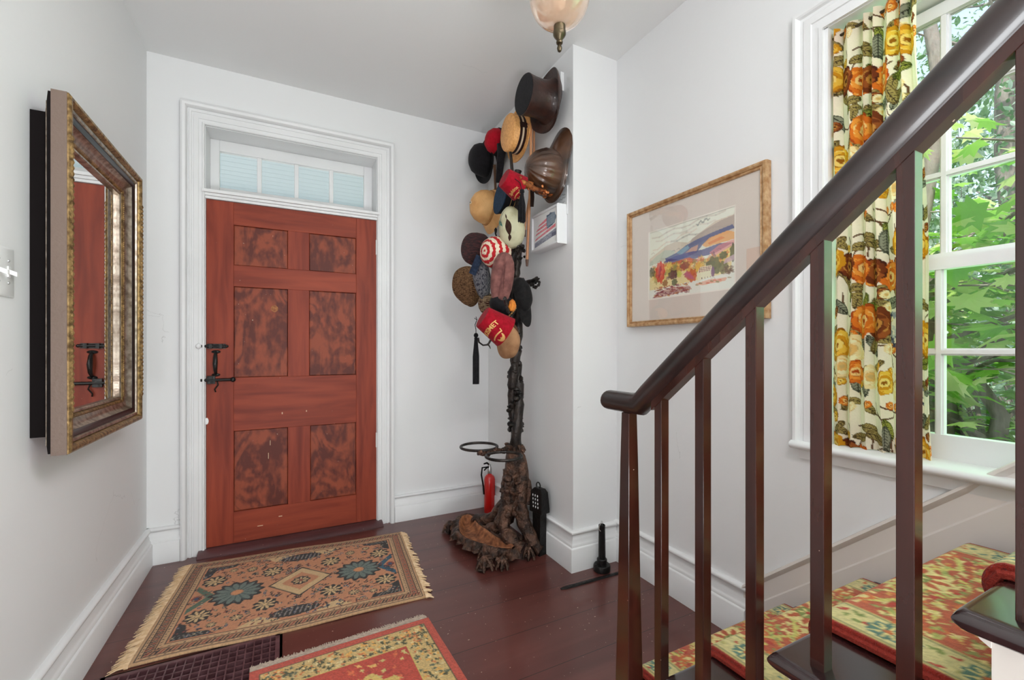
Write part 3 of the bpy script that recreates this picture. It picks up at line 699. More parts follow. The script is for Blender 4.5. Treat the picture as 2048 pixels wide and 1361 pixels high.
# runner carpet following treads and risers
def runner():
    X0, X1 = .921, 1.622; w = X1-X0
    path = []   # (y,z) points
    path.append((NY[0]-.026, .0005))
    for k in range(6):
        y, z = NY[k], NZ[k]
        path += [(y-.024, z-.060), (y-.020, z-.040)]
        path += [(y-.010+.020*math.cos(a), z-.013+.026*math.sin(a)) for a in [-1.3+.36*i for i in range(8)]]
        path += [(y-.05, z+.0125), (y-.12, z+.013), (y-.20, z+.0125), (y-.258, z+.012), (y-.268, z+.02)]
    # resample
    P = [Vector(p) for p in path]; cum = [0]
    for a, b_ in zip(P[:-1], P[1:]): cum.append(cum[-1]+(b_-a).length)
    Lt = cum[-1]; c = Cv(w, Lt, .0050, (196, 172, 112)); c.gain = 1.0; R = random.Random(21)
    red, grn, cre, org, teal = (184, 64, 52), (132, 140, 76), (226, 206, 142), (206, 110, 62), (92, 124, 112)
    # field between borders
    c.rect(.10, w-.10, 0, Lt, (186, 92, 66))
    n = int(Lt/.05)
    for i in range(n):
        y = i*.05
        for k in range(60):
            x = R.uniform(.10, w/2); yy = y+R.uniform(0, .05); col = [cre, (150, 150, 88), (212, 196, 112), (216, 160, 92), cre, (178, 176, 100), org, red, (190, 90, 60), (200, 190, 120)][R.randrange(10)]
            rx, ry, t_ = R.uniform(.005, .015), R.uniform(.003, .006), R.uniform(-.9, .9)
            c.ell(x, yy, rx, ry, col, t_, wob=.35, n=4); c.ell(w-x, yy, rx, ry, col, -t_, wob=.35, n=4)
    y = .10
    while y < Lt:
        c.ros(w*.5, y, .070, 9, cre, (190, 90, 58), (210, 190, 110)); c.ros(w*.5, y, .03, 6, grn, cre, red)
        for sx in (-1, 1):
            c.pline([(w*.5+sx*.07, y), (w*.5+sx*.13, y+.04), (w*.5+sx*.20, y+.01), (w*.5+sx*.22, y-.05)], .005, (210, 196, 112))
            c.ell(w*.5+sx*.2, y-.01, .024, .014, org, .5); c.ell(w*.5+sx*.2, y-.01, .012, .007, cre, .5)
        y += .235
    for sx in (0, 1):        # side borders
        X = lambda a: (w-a) if sx else a
        xa, xb = sorted((X(.012), X(.095))); c.rect(xa, xb, 0, Lt, (212, 196, 140))
        for k in range(int(Lt/.012)):
            c.ell(X(.054)+R.uniform(-.034, .034), k*.012, R.uniform(.004, .011), R.uniform(.003, .006), [teal, red, grn, org, (190, 176, 110), teal][R.randrange(6)], R.uniform(0, 3), wob=.3)
        k = 0
        for yy in np.arange(.05, Lt, .13): c.ros(X(.054), yy, .030, 8, teal, cre, org)
        for a in (.014, .092):
            xa, xb = sorted((X(a-.003), X(a+.003))); c.rect(xa, xb, 0, Lt, (150, 146, 104))
        xa, xb = sorted((X(-.001), X(.009))); c.rect(xa, xb, 0, Lt, (150, 44, 32))
    c.weave(.35, 6)
    def f(x, y):
        i = 0
        while i < len(cum)-2 and cum[i+1] < y: i += 1
        t_ = (y-cum[i])/max(1e-6, cum[i+1]-cum[i]); p = P[i].lerp(P[i+1], min(1, t_)); e = min(x, w-x)
        return (X0+x, p.x, p.y)
    t = thing('stair_runner', (1.27, .979, 0), 'red and yellow-green floral carpet runner laid over the stair treads', 'stair carpet')
    o = cv_grid(c, f).build('runner_pile', M['attr'], t, recalc=False, smooth=180)
    md = o.modifiers.new('solid', 'SOLIDIFY'); md.thickness = .010; md.offset = -1 
    q = MB()
    for x in (X0, X1): q.tube([(x, p[0], p[1]-.004) for p in [(f(0, yy)[1], f(0, yy)[2]) for yy in np.arange(0.01, Lt, .02)]], .0075, 6)
    q.build('bound_edge', mat('runner_edge', lin((150, 44, 30)), .95, bump=(200, .8)), t)
runner()

# ---- railing
rt = thing('stair_railing', (.80, .88, NZ[0]), 'dark varnished wooden stair railing with round handrail and square balusters', 'railing')
RXC = .805
def fil_z(y): return 1.184+.852*(.652-y)
# handrail: round toad-back section swept along the slope with a level end
def sect(ctr, ud, wd, hgt):
    pr = []
    for k in range(20):
        a = 2*math.pi*k/20; x = math.cos(a); z = math.sin(a)
        pr.append(ctr+Vector((1, 0, 0))*(wd*x)+ud*(hgt*(z if z > 0 else z*.86)))
    return pr
sl = Vector((0, -1, .852)).normalized(); nup = Vector((0, .852, 1)).normalized()
off = .050
q = MB(); rings = []
def cz(y): return fil_z(y)+off
yb_ = .846; zl = 1.058
ye = -.55; yy = yb_-.03
for y, sc_ in ((.979, .90), (.975, .97), (.968, 1.0), (.93, 1.0), (.885, 1.0)): rings.append(sect(Vector((RXC, y, zl)), Vector((0, 0, 1)), .030*sc_, .029*sc_))
mid = (Vector((0, 0, 1))+nup).normalized()
rings.append(sect(Vector((RXC, yb_+.004, zl+.001)), mid, .0305, .032))
for i in range(30):
    y = yb_-.03+(ye-yb_+.03)*i/29; rings.append(sect(Vector((RXC, y, cz(y)-.004)), nup, .031, .030))
q.ring(rings); q.build('handrail', M['rail'], rt, smooth=60)
q = MB(); pr = [(-.014, -.004), (-.014, .024), (.014, .024), (.014, -.004)]
q.ring([[Vector((RXC+a, y, fil_z(y)+b_*1.3)) for a, b_ in pr] for y in (yb_-.045, ye)]); q.build('rail_fillet', M['bal'], rt, smooth=0)
# newel: tapered square post
q = MB(); ny = .893
q.ring([[Vector((RXC+sx*w_, ny+sy*w_, z)) for sx, sy in ((-1, -1), (-1, 1), (1, 1), (1, -1))] for z, w_ in ((NZ[0], .0265), (.55, .021), (.9, .0165), (1.034, .0140))])
q.build('newel_post', M['bal'], rt, smooth=0, bevel=.0015)
for i in range(9):
    y0 = .769-.1185*i+.0115
    kk = max(k for k in range(8) if NY[k] > y0-.004)
    zt = fil_z(y0)+.006
    q = MB(); q.ring([[Vector((RXC+sx*.0125, y0+sy*.011, z)) for sx, sy in ((-1, -1), (-1, 1), (1, 1), (1, -1))] for z in (NZ[kk]-.001, zt)])
    q.v = [(v[0], v[1], v[2] if v[2] < zt-.01 else fil_z(v[1])+.008) for v in q.v]
    q.build('baluster', M['bal'], rt, smooth=0, bevel=.001)
# ------------------------------------------------------------------ wall mirror
def wall_mirror():
    y0, y1, z0, z1 = 1.80, 2.56, .881, 1.980; xf = -.58
    t = thing('wall_mirror', (XL, 2.18, 1.43), 'tall gilt-framed mirror with deep dark and gold moulding on the left wall', 'mirror')
    W_ = .118
    # profile: inner edge (0) -> outer (W_), height toward +X measured from x=-.66
    O = (-.645, 0, 0); a = (O, (0, 1, 0), (0, 0, 1), (1, 0, 0), y0+W_, y1-W_, z0+W_, z1-W_)
    def part(name, prof, m):
        q = MB(); mitre(q, *a, prof); return q.build(name, m, t, smooth=35)
    part('inner_slip', [(0, .0), (0, .012), (.004, .016), (.010, .016), (.013, .012), (.013, 0)], M['silver'])
    br_ = part('beaded_rail', [(.013, 0), (.013, .014), (.017, .020), (.022, .022), (.026, .018), (.026, 0)], M['gilt'])
    part('cove', [(.026, 0), (.026, .018), (.036, .022), (.048, .030), (.056, .040), (.056, 0)], M['silver'])
    part('dark_band', [(.056, 0), (.056, .042), (.066, .046), (.076, .047), (.076, 0)], M['darkmould'])
    part('gilt_step', [(.076, 0), (.076, .046), (.079, .052), (.088, .053), (.091, .049), (.091, 0)], M['silver'])
    om_ = part('outer_moulding', [(.091, .02), (.091, .049), (.095, .060), (.102, .065), (.110, .065), (.1165, .060), (.1165, .056), (.1165, .03), (.112, .024)], M['gilt'])
    part('rebate', [(.020, -.044), (.020, -.001), (.085, -.001), (.105, .018), (.1125, .022), (.1125, .012), (.066, -.010), (.066, -.044)], M['black'])
    part('frame_side', [(.1155, .020), (.1155, .0565), (.118, .056), (.118, .020)], M['frameside'])
    # carved beads on the upright gilt members
    def beads(name, offs, h, step, r, par):
        for y in (y0+W_-offs, y1-W_+offs):
            z = z0+W_; q = MB(); q.box(O[0]+h-.004, O[0]+h-.0005, y-.002, y+.002, z0+W_, z1-W_)
            while z < z1-W_: q.blob((O[0]+h, y, z), r, 6); z += step
            q.build(name, M['gilt'], par)
    beads('bead_row', .0195, .022, .0085, (.0035, .0035, .0038), br_)
    beads('carved_ornament', .105, .064, .018, (.006, .007, .010), om_)
    q = MB(); q.box(-.648, -.643, y0+W_-.012, y1-W_+.012, z0+W_-.012, z1-W_+.012); q.build('mirror_glass', M['mirror'], t, smooth=0)
    q = MB(); q.box(XL, -.649, y0+.055, y1-.05, z0+.05, z1-.055); q.build('backing_box', M['black'], t, smooth=0)
wall_mirror()

# ---- light switch at the left edge
t = thing('light_switch', (XL, 1.715, 1.414), 'white double toggle light switch plate on the wall left of the mirror', 'light switch')
swm = mat('switch_plate', (.8, .8, .8), .35)
q = MB(); q.ring([[Vector((XL+h, y, z)) for y, z in ((1.640+e, 1.346+e), (1.757-e, 1.346+e), (1.757-e, 1.482-e), (1.640+e, 1.482-e))] for h, e in ((.0, 0), (.004, 0), (.0065, .005))]); pl_ = q.build('plate', swm, t)
for y in (1.675, 1.722):
    q = MB(); q.box(XL+.006, XL+.010, y-.006, y+.006, 1.40, 1.43); q.ring([[Vector((XL+x, y+a, zz+b_)) for a, b_ in ((-.005, -.006), (.005, -.006), (.005, .006), (-.005, .006))] for x, zz in ((.008, 1.416), (.026, 1.408))]); q.build('toggle', swm, pl_)
for y in (1.675, 1.722):
    for z in (1.445, 1.384): q = MB(); q.blob((XL+.007, y, z), .0035, 8); q.build('screw', M['steel'], pl_)

# ------------------------------------------------------------------ framed watercolour on the right wall
def picture():
    y0, y1, z0, z1 = 1.075, 1.862, 1.322, 1.942
    t = thing('framed_painting', (XR, 1.47, 1.63), 'framed autumn landscape watercolour in a wide mat behind glass on the right wall', 'painting')
    x = XR-.016; gm = mat('worn_gilt_frame', lin((170, 124, 78)), .45, .35, col2=lin((206, 170, 128)), nscale=45, bump=(80, .7, 5, .006))
    prof = [(0, 0), (0, .014), (.003, .017), (.006, .014), (.010, .013), (.012, .020), (.019, .024), (.026, .022), (.028, .012), (.028, -.012)]
    q = MB(); mitre(q, (x, 0, 0), (0, 1, 0), (0, 0, 1), (-1, 0, 0), y0+.028, y1-.028, z0+.028, z1-.028, prof); q.build('picture_frame', gm, t, smooth=35)
    q = MB(); q.box(XR-.014, XR-.002, y0+.012, y1-.012, z0+.012, z1-.012); q.build('backing', M['black'], t, smooth=0)
    mm = mat('mat_board', lin((226, 214, 203)), .85, spec=.2, bump=(200, .1)); my0, my1, mz0, mz1 = 1.216, 1.712, 1.456, 1.806
    q = MB(); xa = x-.004
    q.box(xa-.003, xa, y0+.02, my0, z0+.02, z1-.02); q.box(xa-.003, xa, my1, y1-.02, z0+.02, z1-.02); q.box(xa-.003, xa, my0, my1, z0+.02, mz0); q.box(xa-.003, xa, my0, my1, mz1, z1-.02)
    q.build('mat_board', mm, t, smooth=0)
    q = MB(); mitre(q, (xa-.003, 0, 0), (0, 1, 0), (0, 0, 1), (-1, 0, 0), my0+.005, my1-.005, mz0+.005, mz1-.005, [(0, -.001), (0, .0), (.006, .0006), (.006, -.001)]); q.build('mat_bevel', mat('bevel_white', lin((246, 238, 226)), .8), t)
    # watercolour, left to right as seen (u = 0 at far y)
    w, h = .496, .350; c = Cv(w, h, .0021, (234, 222, 204)); R = random.Random(12)
    def wash(poly, col, a=.8, n=0):
        c.poly(poly, col, a)
    # v measured from the top
    def P(lst): return [(a*w, b_*h) for a, b_ in lst]
    for a_, b_, col in (((.05, .10), (.9, .02), (176, 176, 166)), ((.1, .16), (.8, .10), (188, 188, 178)), ((.3, .22), (.95, .20), (150, 156, 148)), ((.06, .28), (.6, .14), (196, 190, 176)), ((.6, .09), (.74, .06), (120, 130, 124))):
        n = 9; c.pline([(w*(a_[0]+(b_[0]-a_[0])*i/n), h*(a_[1]+(b_[1]-a_[1])*i/n+.02*math.sin(i*1.7))) for i in range(n+1)], .004, col, .55)
    wash(P([(.0, .40), (.10, .34), (.24, .26), (.36, .24), (.5, .30), (.62, .22), (.8, .12), (1, .10), (1, .30), (0, .50)]), (190, 178, 160), .75)
    wash(P([(.0, .46), (.10, .38), (.22, .32), (.34, .36), (.34, .46), (0, .5)]), (170, 186, 170), .6)
    wash(P([(.55, .26), (.72, .18), (.86, .13), (1, .11), (1, .27), (.7, .33), (.5, .36)]), (158, 140, 132), .65)
    wash(P([(.22, .44), (.36, .40), (.48, .33), (.60, .29), (.78, .25), (.97, .22), (.99, .27), (.80, .30), (.68, .36), (.60, .46), (.44, .50), (.24, .50)]), (70, 82, 128), .85)
    wash(P([(.36, .40), (.50, .33), (.52, .38), (.42, .44)]), (128, 164, 178), .7)
    wash(P([(.46, .44), (.54, .38), (.62, .36), (.6, .46), (.5, .48)]), (206, 160, 134), .75)
    wash(P([(.66, .38), (.74, .31), (.92, .28), (1, .32), (1, .40), (.70, .42)]), (222, 158, 88), .85)
    wash(P([(.72, .37), (.86, .33), (.9, .36), (.74, .40)]), (206, 112, 60), .6)
    wash(P([(.20, .48), (.34, .44), (.52, .43), (.66, .44), (.84, .41), (.98, .44), (.80, .52), (.50, .54), (.22, .56)]), (72, 80, 134), .85)
    wash(P([(.74, .50), (.84, .43), (1, .40), (1, .55), (.78, .56)]), (206, 130, 130), .7)
    wash(P([(.78, .56), (1, .46), (1, .62), (.7, .64)]), (232, 200, 110), .8)
    wash(P([(.16, .62), (.20, .53), (.34, .52), (.50, .50), (.62, .56), (.50, .64), (.2, .68)]), (204, 112, 70), .9)
    wash(P([(.02, .60), (.3, .62), (.7, .56), (.96, .58), (.96, .80), (0, .86)]), (218, 190, 108), .65)
    for k in range(110):
        col = [(196, 96, 60), (214, 182, 88), (150, 138, 70), (206, 140, 76), (108, 74, 84), (128, 134, 88), (226, 206, 120)][R.randrange(7)]
        c.ell(R.uniform(.05, .95)*w, R.uniform(.54, .72)*h, R.uniform(.008, .026), R.uniform(.006, .016), col, R.uniform(0, 3), .6, .25)
    for x_, y_, rx, ry, col in ((.04, .60, .045, .045, (96, 96, 74)), (.32, .69, .06, .04, (80, 56, 66)), (.47, .60, .05, .035, (150, 90, 80)), (.40, .70, .03, .03, (196, 196, 96)), (.64, .66, .05, .05, (214, 178, 92)), (.78, .68, .075, .075, (92, 96, 62)), (.88, .72, .05, .05, (110, 110, 74)), (.98, .56, .035, .07, (80, 92, 68)), (.88, .57, .04, .03, (86, 104, 72)), (.55, .75, .055, .055, (186, 86, 56)), (.34, .80, .035, .032, (74, 92, 70)), (.22, .79, .035, .03, (150, 100, 60)), (.5, .73, .04, .03, (182, 96, 100))):
        c.ell(x_*w, y_*h, rx*w, ry*w*1.1, col, 0, .85, .12, 7)
    c.ell(.155*w, .62*h, .062*w, .150*h, (196, 72, 62), 0, .92, .08, 9); c.ell(.155*w, .63*h, .022*w, .10*h, (150, 62, 84), 0, .7); c.ell(.17*w, .7*h, .02*w, .10*h, (214, 100, 70), 0, .7)
    c.poly(P([(.60, .74), (.76, .70), (.78, .84), (.62, .87)]), (236, 214, 184)); c.poly(P([(.60, .74), (.64, .66), (.76, .66), (.77, .72)]), (226, 202, 172))
    for k in range(7): c.line((w*(.64+.018*k), h*.67), (w*(.632+.018*k), h*.725), .0016, (128, 74, 84))
    c.ell(.775*w, .755*h, .018*w, .07*h, (128, 90, 120), 0, .9)
    for k in range(4): c.line((w*(.66+.03*k), h*.80), (w*(.66+.03*k), h*.825), .0016, (110, 70, 70))
    for k in range(3): c.poly(P([(.44+.03*k, .72+.03*k), (.49+.03*k, .68+.03*k), (.52+.03*k, .75+.03*k)]), (176, 98, 120), .8)
    c.poly(P([(.90, .62), (1, .58), (1, .65), (.88, .68)]), (196, 170, 178), .8)
    c.poly(P([(0, .88), (.4, .86), (1, .78), (1, 1), (0, 1)]), (240, 226, 208), .9)
    for k in range(60): c.ell(R.uniform(.08, .5)*w, R.uniform(.84, .97)*h, R.uniform(.004, .020), R.uniform(.002, .005), [(128, 62, 78), (170, 82, 66), (196, 150, 80), (108, 58, 92)][R.randrange(4)], R.uniform(-.3, .3), .75)
    wash(P([(.12, .90), (.30, .86), (.52, .88), (.55, .93), (.30, .97), (.06, .99)]), (150, 72, 70), .55)
    for k in range(26): c.line((w*(.12+.016*k), h*(.90+.01*math.sin(k))), (w*(.115+.016*k), h*(.95+.02*math.sin(k*2))), .0014, (108, 50, 70), .8)
    wash(P([(.58, .87), (.74, .84), (.92, .85), (.90, .89), (.66, .90)]), (206, 140, 108), .65)
    for k in range(12): c.ell(R.uniform(.6, .94)*w, R.uniform(.85, .89)*h, .010, .003, [(140, 130, 80), (206, 106, 80)][k % 2], .2, .7)
    for k in range(18): c.pline([(w*(.86+.13*R.random()), h*(.70+.12*R.random())) for _ in range(3)], .0013, (110, 84, 70), .7)
    for k in range(30):
        x_, y_ = R.uniform(.02, .98), R.uniform(.3, .9); c.pline([(w*x_, h*y_), (w*(x_+.03), h*(y_-.015)), (w*(x_+.05), h*(y_+.01))], .0009, (96, 70, 80), .55)
    c.rect(0, w, 0, .006, (240, 232, 216)); c.rect(0, w, h-.006, h, (240, 232, 216)); c.rect(0, .006, 0, h, (240, 232, 216)); c.rect(w-.006, w, 0, h, (240, 232, 216))
    c.weave(.05, 3)
    cv_grid(c, lambda u, v: (xa-.0005, my1-u, mz1-v)).build('watercolour', M['attrpaper'], t, recalc=False, smooth=0)
    q = MB(); q.box(xa-.0046, xa-.003, 1.095, 1.165, 1.44, 1.61); q.build('paper_label', mat('label_paper', lin((222, 196, 178)), .8), t, smooth=0)
    q = MB(); q.box(x-.012, x-.010, y0+.024, y1-.024, z0+.024, z1-.024); q.build('glass', M['picglass'], t, smooth=0)
picture()

# ------------------------------------------------------------------ curtain
def flower(c, x, y, r, kind, R, rot=0):
    O_ = {'gold': [(150, 92, 20), (206, 142, 30), (232, 186, 70), (240, 210, 120)], 'orange': [(168, 70, 22), (212, 110, 34), (232, 150, 60), (244, 200, 130)],
          'cream': [(206, 170, 110), (236, 212, 160), (244, 228, 190), (226, 180, 110)], 'brown': [(74, 34, 22), (112, 52, 24), (150, 80, 36), (190, 130, 60)],
          'blue': [(66, 66, 86), (104, 104, 124), (150, 150, 160), (198, 196, 192)]}[kind]
    if kind == 'blue':
        for k in range(34):
            a, q = R.uniform(0, 6.28), r*math.sqrt(R.random()); c.ell(x+q*math.cos(a)*.8, y+q*math.sin(a), r*.16, r*.14, O_[k % 4], R.random()*3, wob=.25, n=4)
        return
    n = 7
    for ring, (q, s, col) in enumerate(((.72, .42, 0), (.66, .38, 1), (.42, .36, 2), (.40, .30, 1), (.18, .26, 3))):
        for k in range(n):
            t = rot+2*math.pi*(k+.5*ring)/n; c.ell(x+q*r*math.cos(t), y+q*r*math.sin(t), r*s, r*s*.72, O_[col if (k+ring) % 3 else min(3, col+1)], t+1.57, wob=.08)
        for k in range(5):
            t = rot+R.uniform(0, 6.28); c.pline([(x+q*r*math.cos(t+i*.18), y+q*r*math.sin(t+i*.18)) for i in range(5)], r*.025, O_[0], .8)
    c.ell(x, y, r*.16, r*.13, O_[0])
def leaf(c, x, y, L, rot, cols):
    for k, s in ((0, 1.0), (1, .82)): c.ell(x, y, L*s, L*.42*s, cols[k], rot)
    ca, sa = math.cos(rot), math.sin(rot); c.line((x-L*ca, y-L*sa), (x+L*ca, y+L*sa), L*.035, cols[2])
    for i in range(-3, 4):
        bx, by = x+L*.25*i*ca, y+L*.25*i*sa
        for sd in (-1, 1): c.line((bx, by), (bx+L*.3*math.cos(rot+sd*.8), by+L*.3*math.sin(rot+sd*.8)), L*.022, cols[2])
def curtain(y_left, y_right0, y_right1, name, label, seed, parent=None):
    Wf, Hf = .50, 1.455; c = Cv(Wf, Hf, .0025, (236, 222, 202)); c.gain = 1.05; R = random.Random(seed)
    ol = [(112, 92, 52), (160, 138, 82), (66, 52, 34)]; ol2 = [(84, 84, 70), (140, 138, 120), (50, 48, 40)]; ol3 = [(96, 100, 42), (150, 150, 66), (52, 54, 24)]
    rep = .64
    base = []
    kinds = ['gold', 'orange', 'cream', 'blue', 'brown', 'gold', 'cream', 'orange', 'gold']
    kinds = kinds+['gold', 'brown', 'orange', 'cream', 'gold', 'blue', 'orange', 'gold', 'brown', 'cream', 'gold', 'orange']
    for i, kd in enumerate(kinds): base.append(((Wf*((i*.618) % 1)), (rep*((i*.3247+.05*(i % 3)) % 1)), .040+.016*((i*7) % 3)/2, kd))
    lv = [(R.uniform(0, Wf), R.uniform(0, rep), R.uniform(.026, .046), R.uniform(0, 3.14), R.choice([ol, ol2, ol3, ol])) for _ in range(80)]
    st_ = [(R.uniform(0, Wf), R.uniform(0, rep), R.uniform(0, 6.28)) for _ in range(16)]
    sm = [(R.uniform(0, Wf), R.uniform(0, rep), R.uniform(.012, .02), R.choice(['orange', 'gold', 'brown', 'cream'])) for _ in range(56)]
    for rp in range(-1, 3):
        o = rp*rep
        for x, y, a in st_:
            c.pline([(x+.10*i/6*math.cos(a+.25*i), o+y+.10*i/6*math.sin(a+.25*i)) for i in range(7)], .0024, (98, 66, 44))
        for x, y, L, r, cl in lv: leaf(c, x, o+y, L, r, cl)
        for x, y, r, k in sm: flower(c, x, o+y, r, k, R)
        for x, y, r, k in base: flower(c, x, o+y, r, k, R, x*9)
    c.weave(.06, seed)
    nf = 6.5
    def f(x, y):
        s, v = x/Wf, y/Hf; z = 2.318-y*(1.0+.0)
        yr = y_right0+(y_right1-y_right0)*v; y_ = y_left+(yr-y_left)*s+.004*math.sin(v*9)
        ph = 2*math.pi*nf*(s+.018*math.sin(v*5+s*9)+.03*(1-v)*math.sin(s*14))
        amp = .016*(1-.2*v)+.003*math.sin(s*23+v*3)
        return (XR+.020+amp*math.cos(ph)+.006*math.sin(v*6+s*5)+.03*v*s, y_+.0026*math.sin(2*ph), z-.004*math.sin(ph))
    t = thing(name, (XR, y_left, 2.3), label, 'curtain')
    o = cv_grid(c, f).build('curtain_fabric', M['curtain'], t, recalc=False, smooth=180)
    return t
ct = curtain(.868, .632, .600, 'curtain', 'cream cotton curtain printed with gold and orange flowers, left side of the window', 2)
q = MB(); q.tube([(XR+.03, WY0+.013, 2.300), (XR+.03, WY1-.013, 2.300)], .005, 8)
tag(q.build('curtain_rod', M['brass']), 'thin metal rod carrying the floral curtain across the window top', 'curtain rod')

# ------------------------------------------------------------------ hanging lamp
def lamp():
    p = at(1119, 0, 1.45); cx, cy = p.x, p.y; z0 = 1.2+(CY-105)/CF*1.45
    t = thing('hanging_lamp', (cx, cy, ZC), 'amber glass globe lantern with a brass finial hanging from the ceiling', 'lamp')
    T = Matrix.Translation((cx, cy, z0)); k = 1.45/CF
    q = MB(); q.lathe([(.001, 0), (.006, .004), (.0085, .013), (.0065, .022), (.004, .026), (.010, .029), (.011, .034), (.008, .038), (.013, .046), (.018, .052), (.021, .058), (.021, .066), (.019, .068), (.0195, .070), (.019, .092), (.016, .094), (.001, .094)], 28, T)
    q.build('finial', M['brass'], t)
    gm = bpy.data.materials.new('amber_glass'); gm.use_nodes = True; nt = gm.node_tree; L = nt.links; nt.nodes.remove(nt.nodes['Principled BSDF']); out = nt.nodes['Material Output']
    tr = nt.nodes.new('ShaderNodeBsdfTransparent'); tr.inputs[0].default_value = (.97, .90, .84, 1)
    gl = nt.nodes.new('ShaderNodeBsdfGlossy'); gl.inputs[0].default_value = (1, .96, .93, 1); gl.inputs['Roughness'].default_value = .03
    df = nt.nodes.new('ShaderNodeBsdfTranslucent'); df.inputs[0].default_value = (.98, .88, .80, 1)
    lw = nt.nodes.new('ShaderNodeLayerWeight'); lw.inputs[0].default_value = .30
    m1 = nt.nodes.new('ShaderNodeMixShader'); m1.inputs[0].default_value = .5; L.new(tr.outputs[0], m1.inputs[1]); L.new(df.outputs[0], m1.inputs[2])
    m2 = nt.nodes.new('ShaderNodeMixShader'); L.new(lw.outputs['Facing'], m2.inputs[0]); L.new(m1.outputs[0], m2.inputs[1]); L.new(gl.outputs[0], m2.inputs[2]); L.new(m2.outputs[0], out.inputs[0])
    R = .099; zc = .086+.097
    pr = [(R*math.cos(a), zc+R*math.sin(a)) for a in [-1.36+2.36*i/22 for i in range(23)]]
    q = MB(); q.lathe(pr+[(r-.003, z) for r, z in reversed(pr)], 40, T, cap0=False, cap1=False); q.build('glass_globe', gm, t, smooth=80)
    q = MB(); q.lathe([(.060, zc+.083), (.066, zc+.088), (.064, zc+.098), (.050, zc+.108), (.020, zc+.120), (.010, zc+.14), (.004, zc+.15), (.001, zc+.15)], 28, T, cap0=False); 
    for i in range(3):
        a = 2*math.pi*i/3; q.tube([(cx+.03*math.cos(a), cy+.03*math.sin(a), z0+zc+.10), (cx+.05*math.cos(a), cy+.05*math.sin(a), z0+zc+.12)], .003, 6)
    q.build('lamp_cap', M['brass'], t)
    q = MB(); q.lathe([(.008, zc+.10), (.011, zc+.05), (.010, zc+.02), (.001, zc+.018)], 14, T); sk_ = q.build('socket', M['brass'], t)
    q = MB(); q.blob((cx, cy, z0+zc-.012), (.022, .022, .034), 14); q.build('bulb', mat('bulb_glass', (.9, .8, .72), .1), sk_)
    q = MB(); z = z0+zc+.15
    q.tube([(cx, cy, z-.005), (cx, cy, ZC-.02)], .003, 6)
    q.lathe([(.001, ZC-z0-.0), (.045, ZC-z0-.0), (.042, ZC-z0-.012), (.012, ZC-z0-.022), (.001, ZC-z0-.024)], 24, T); q.build('hanging_rod', M['brass'], t)
lamp()
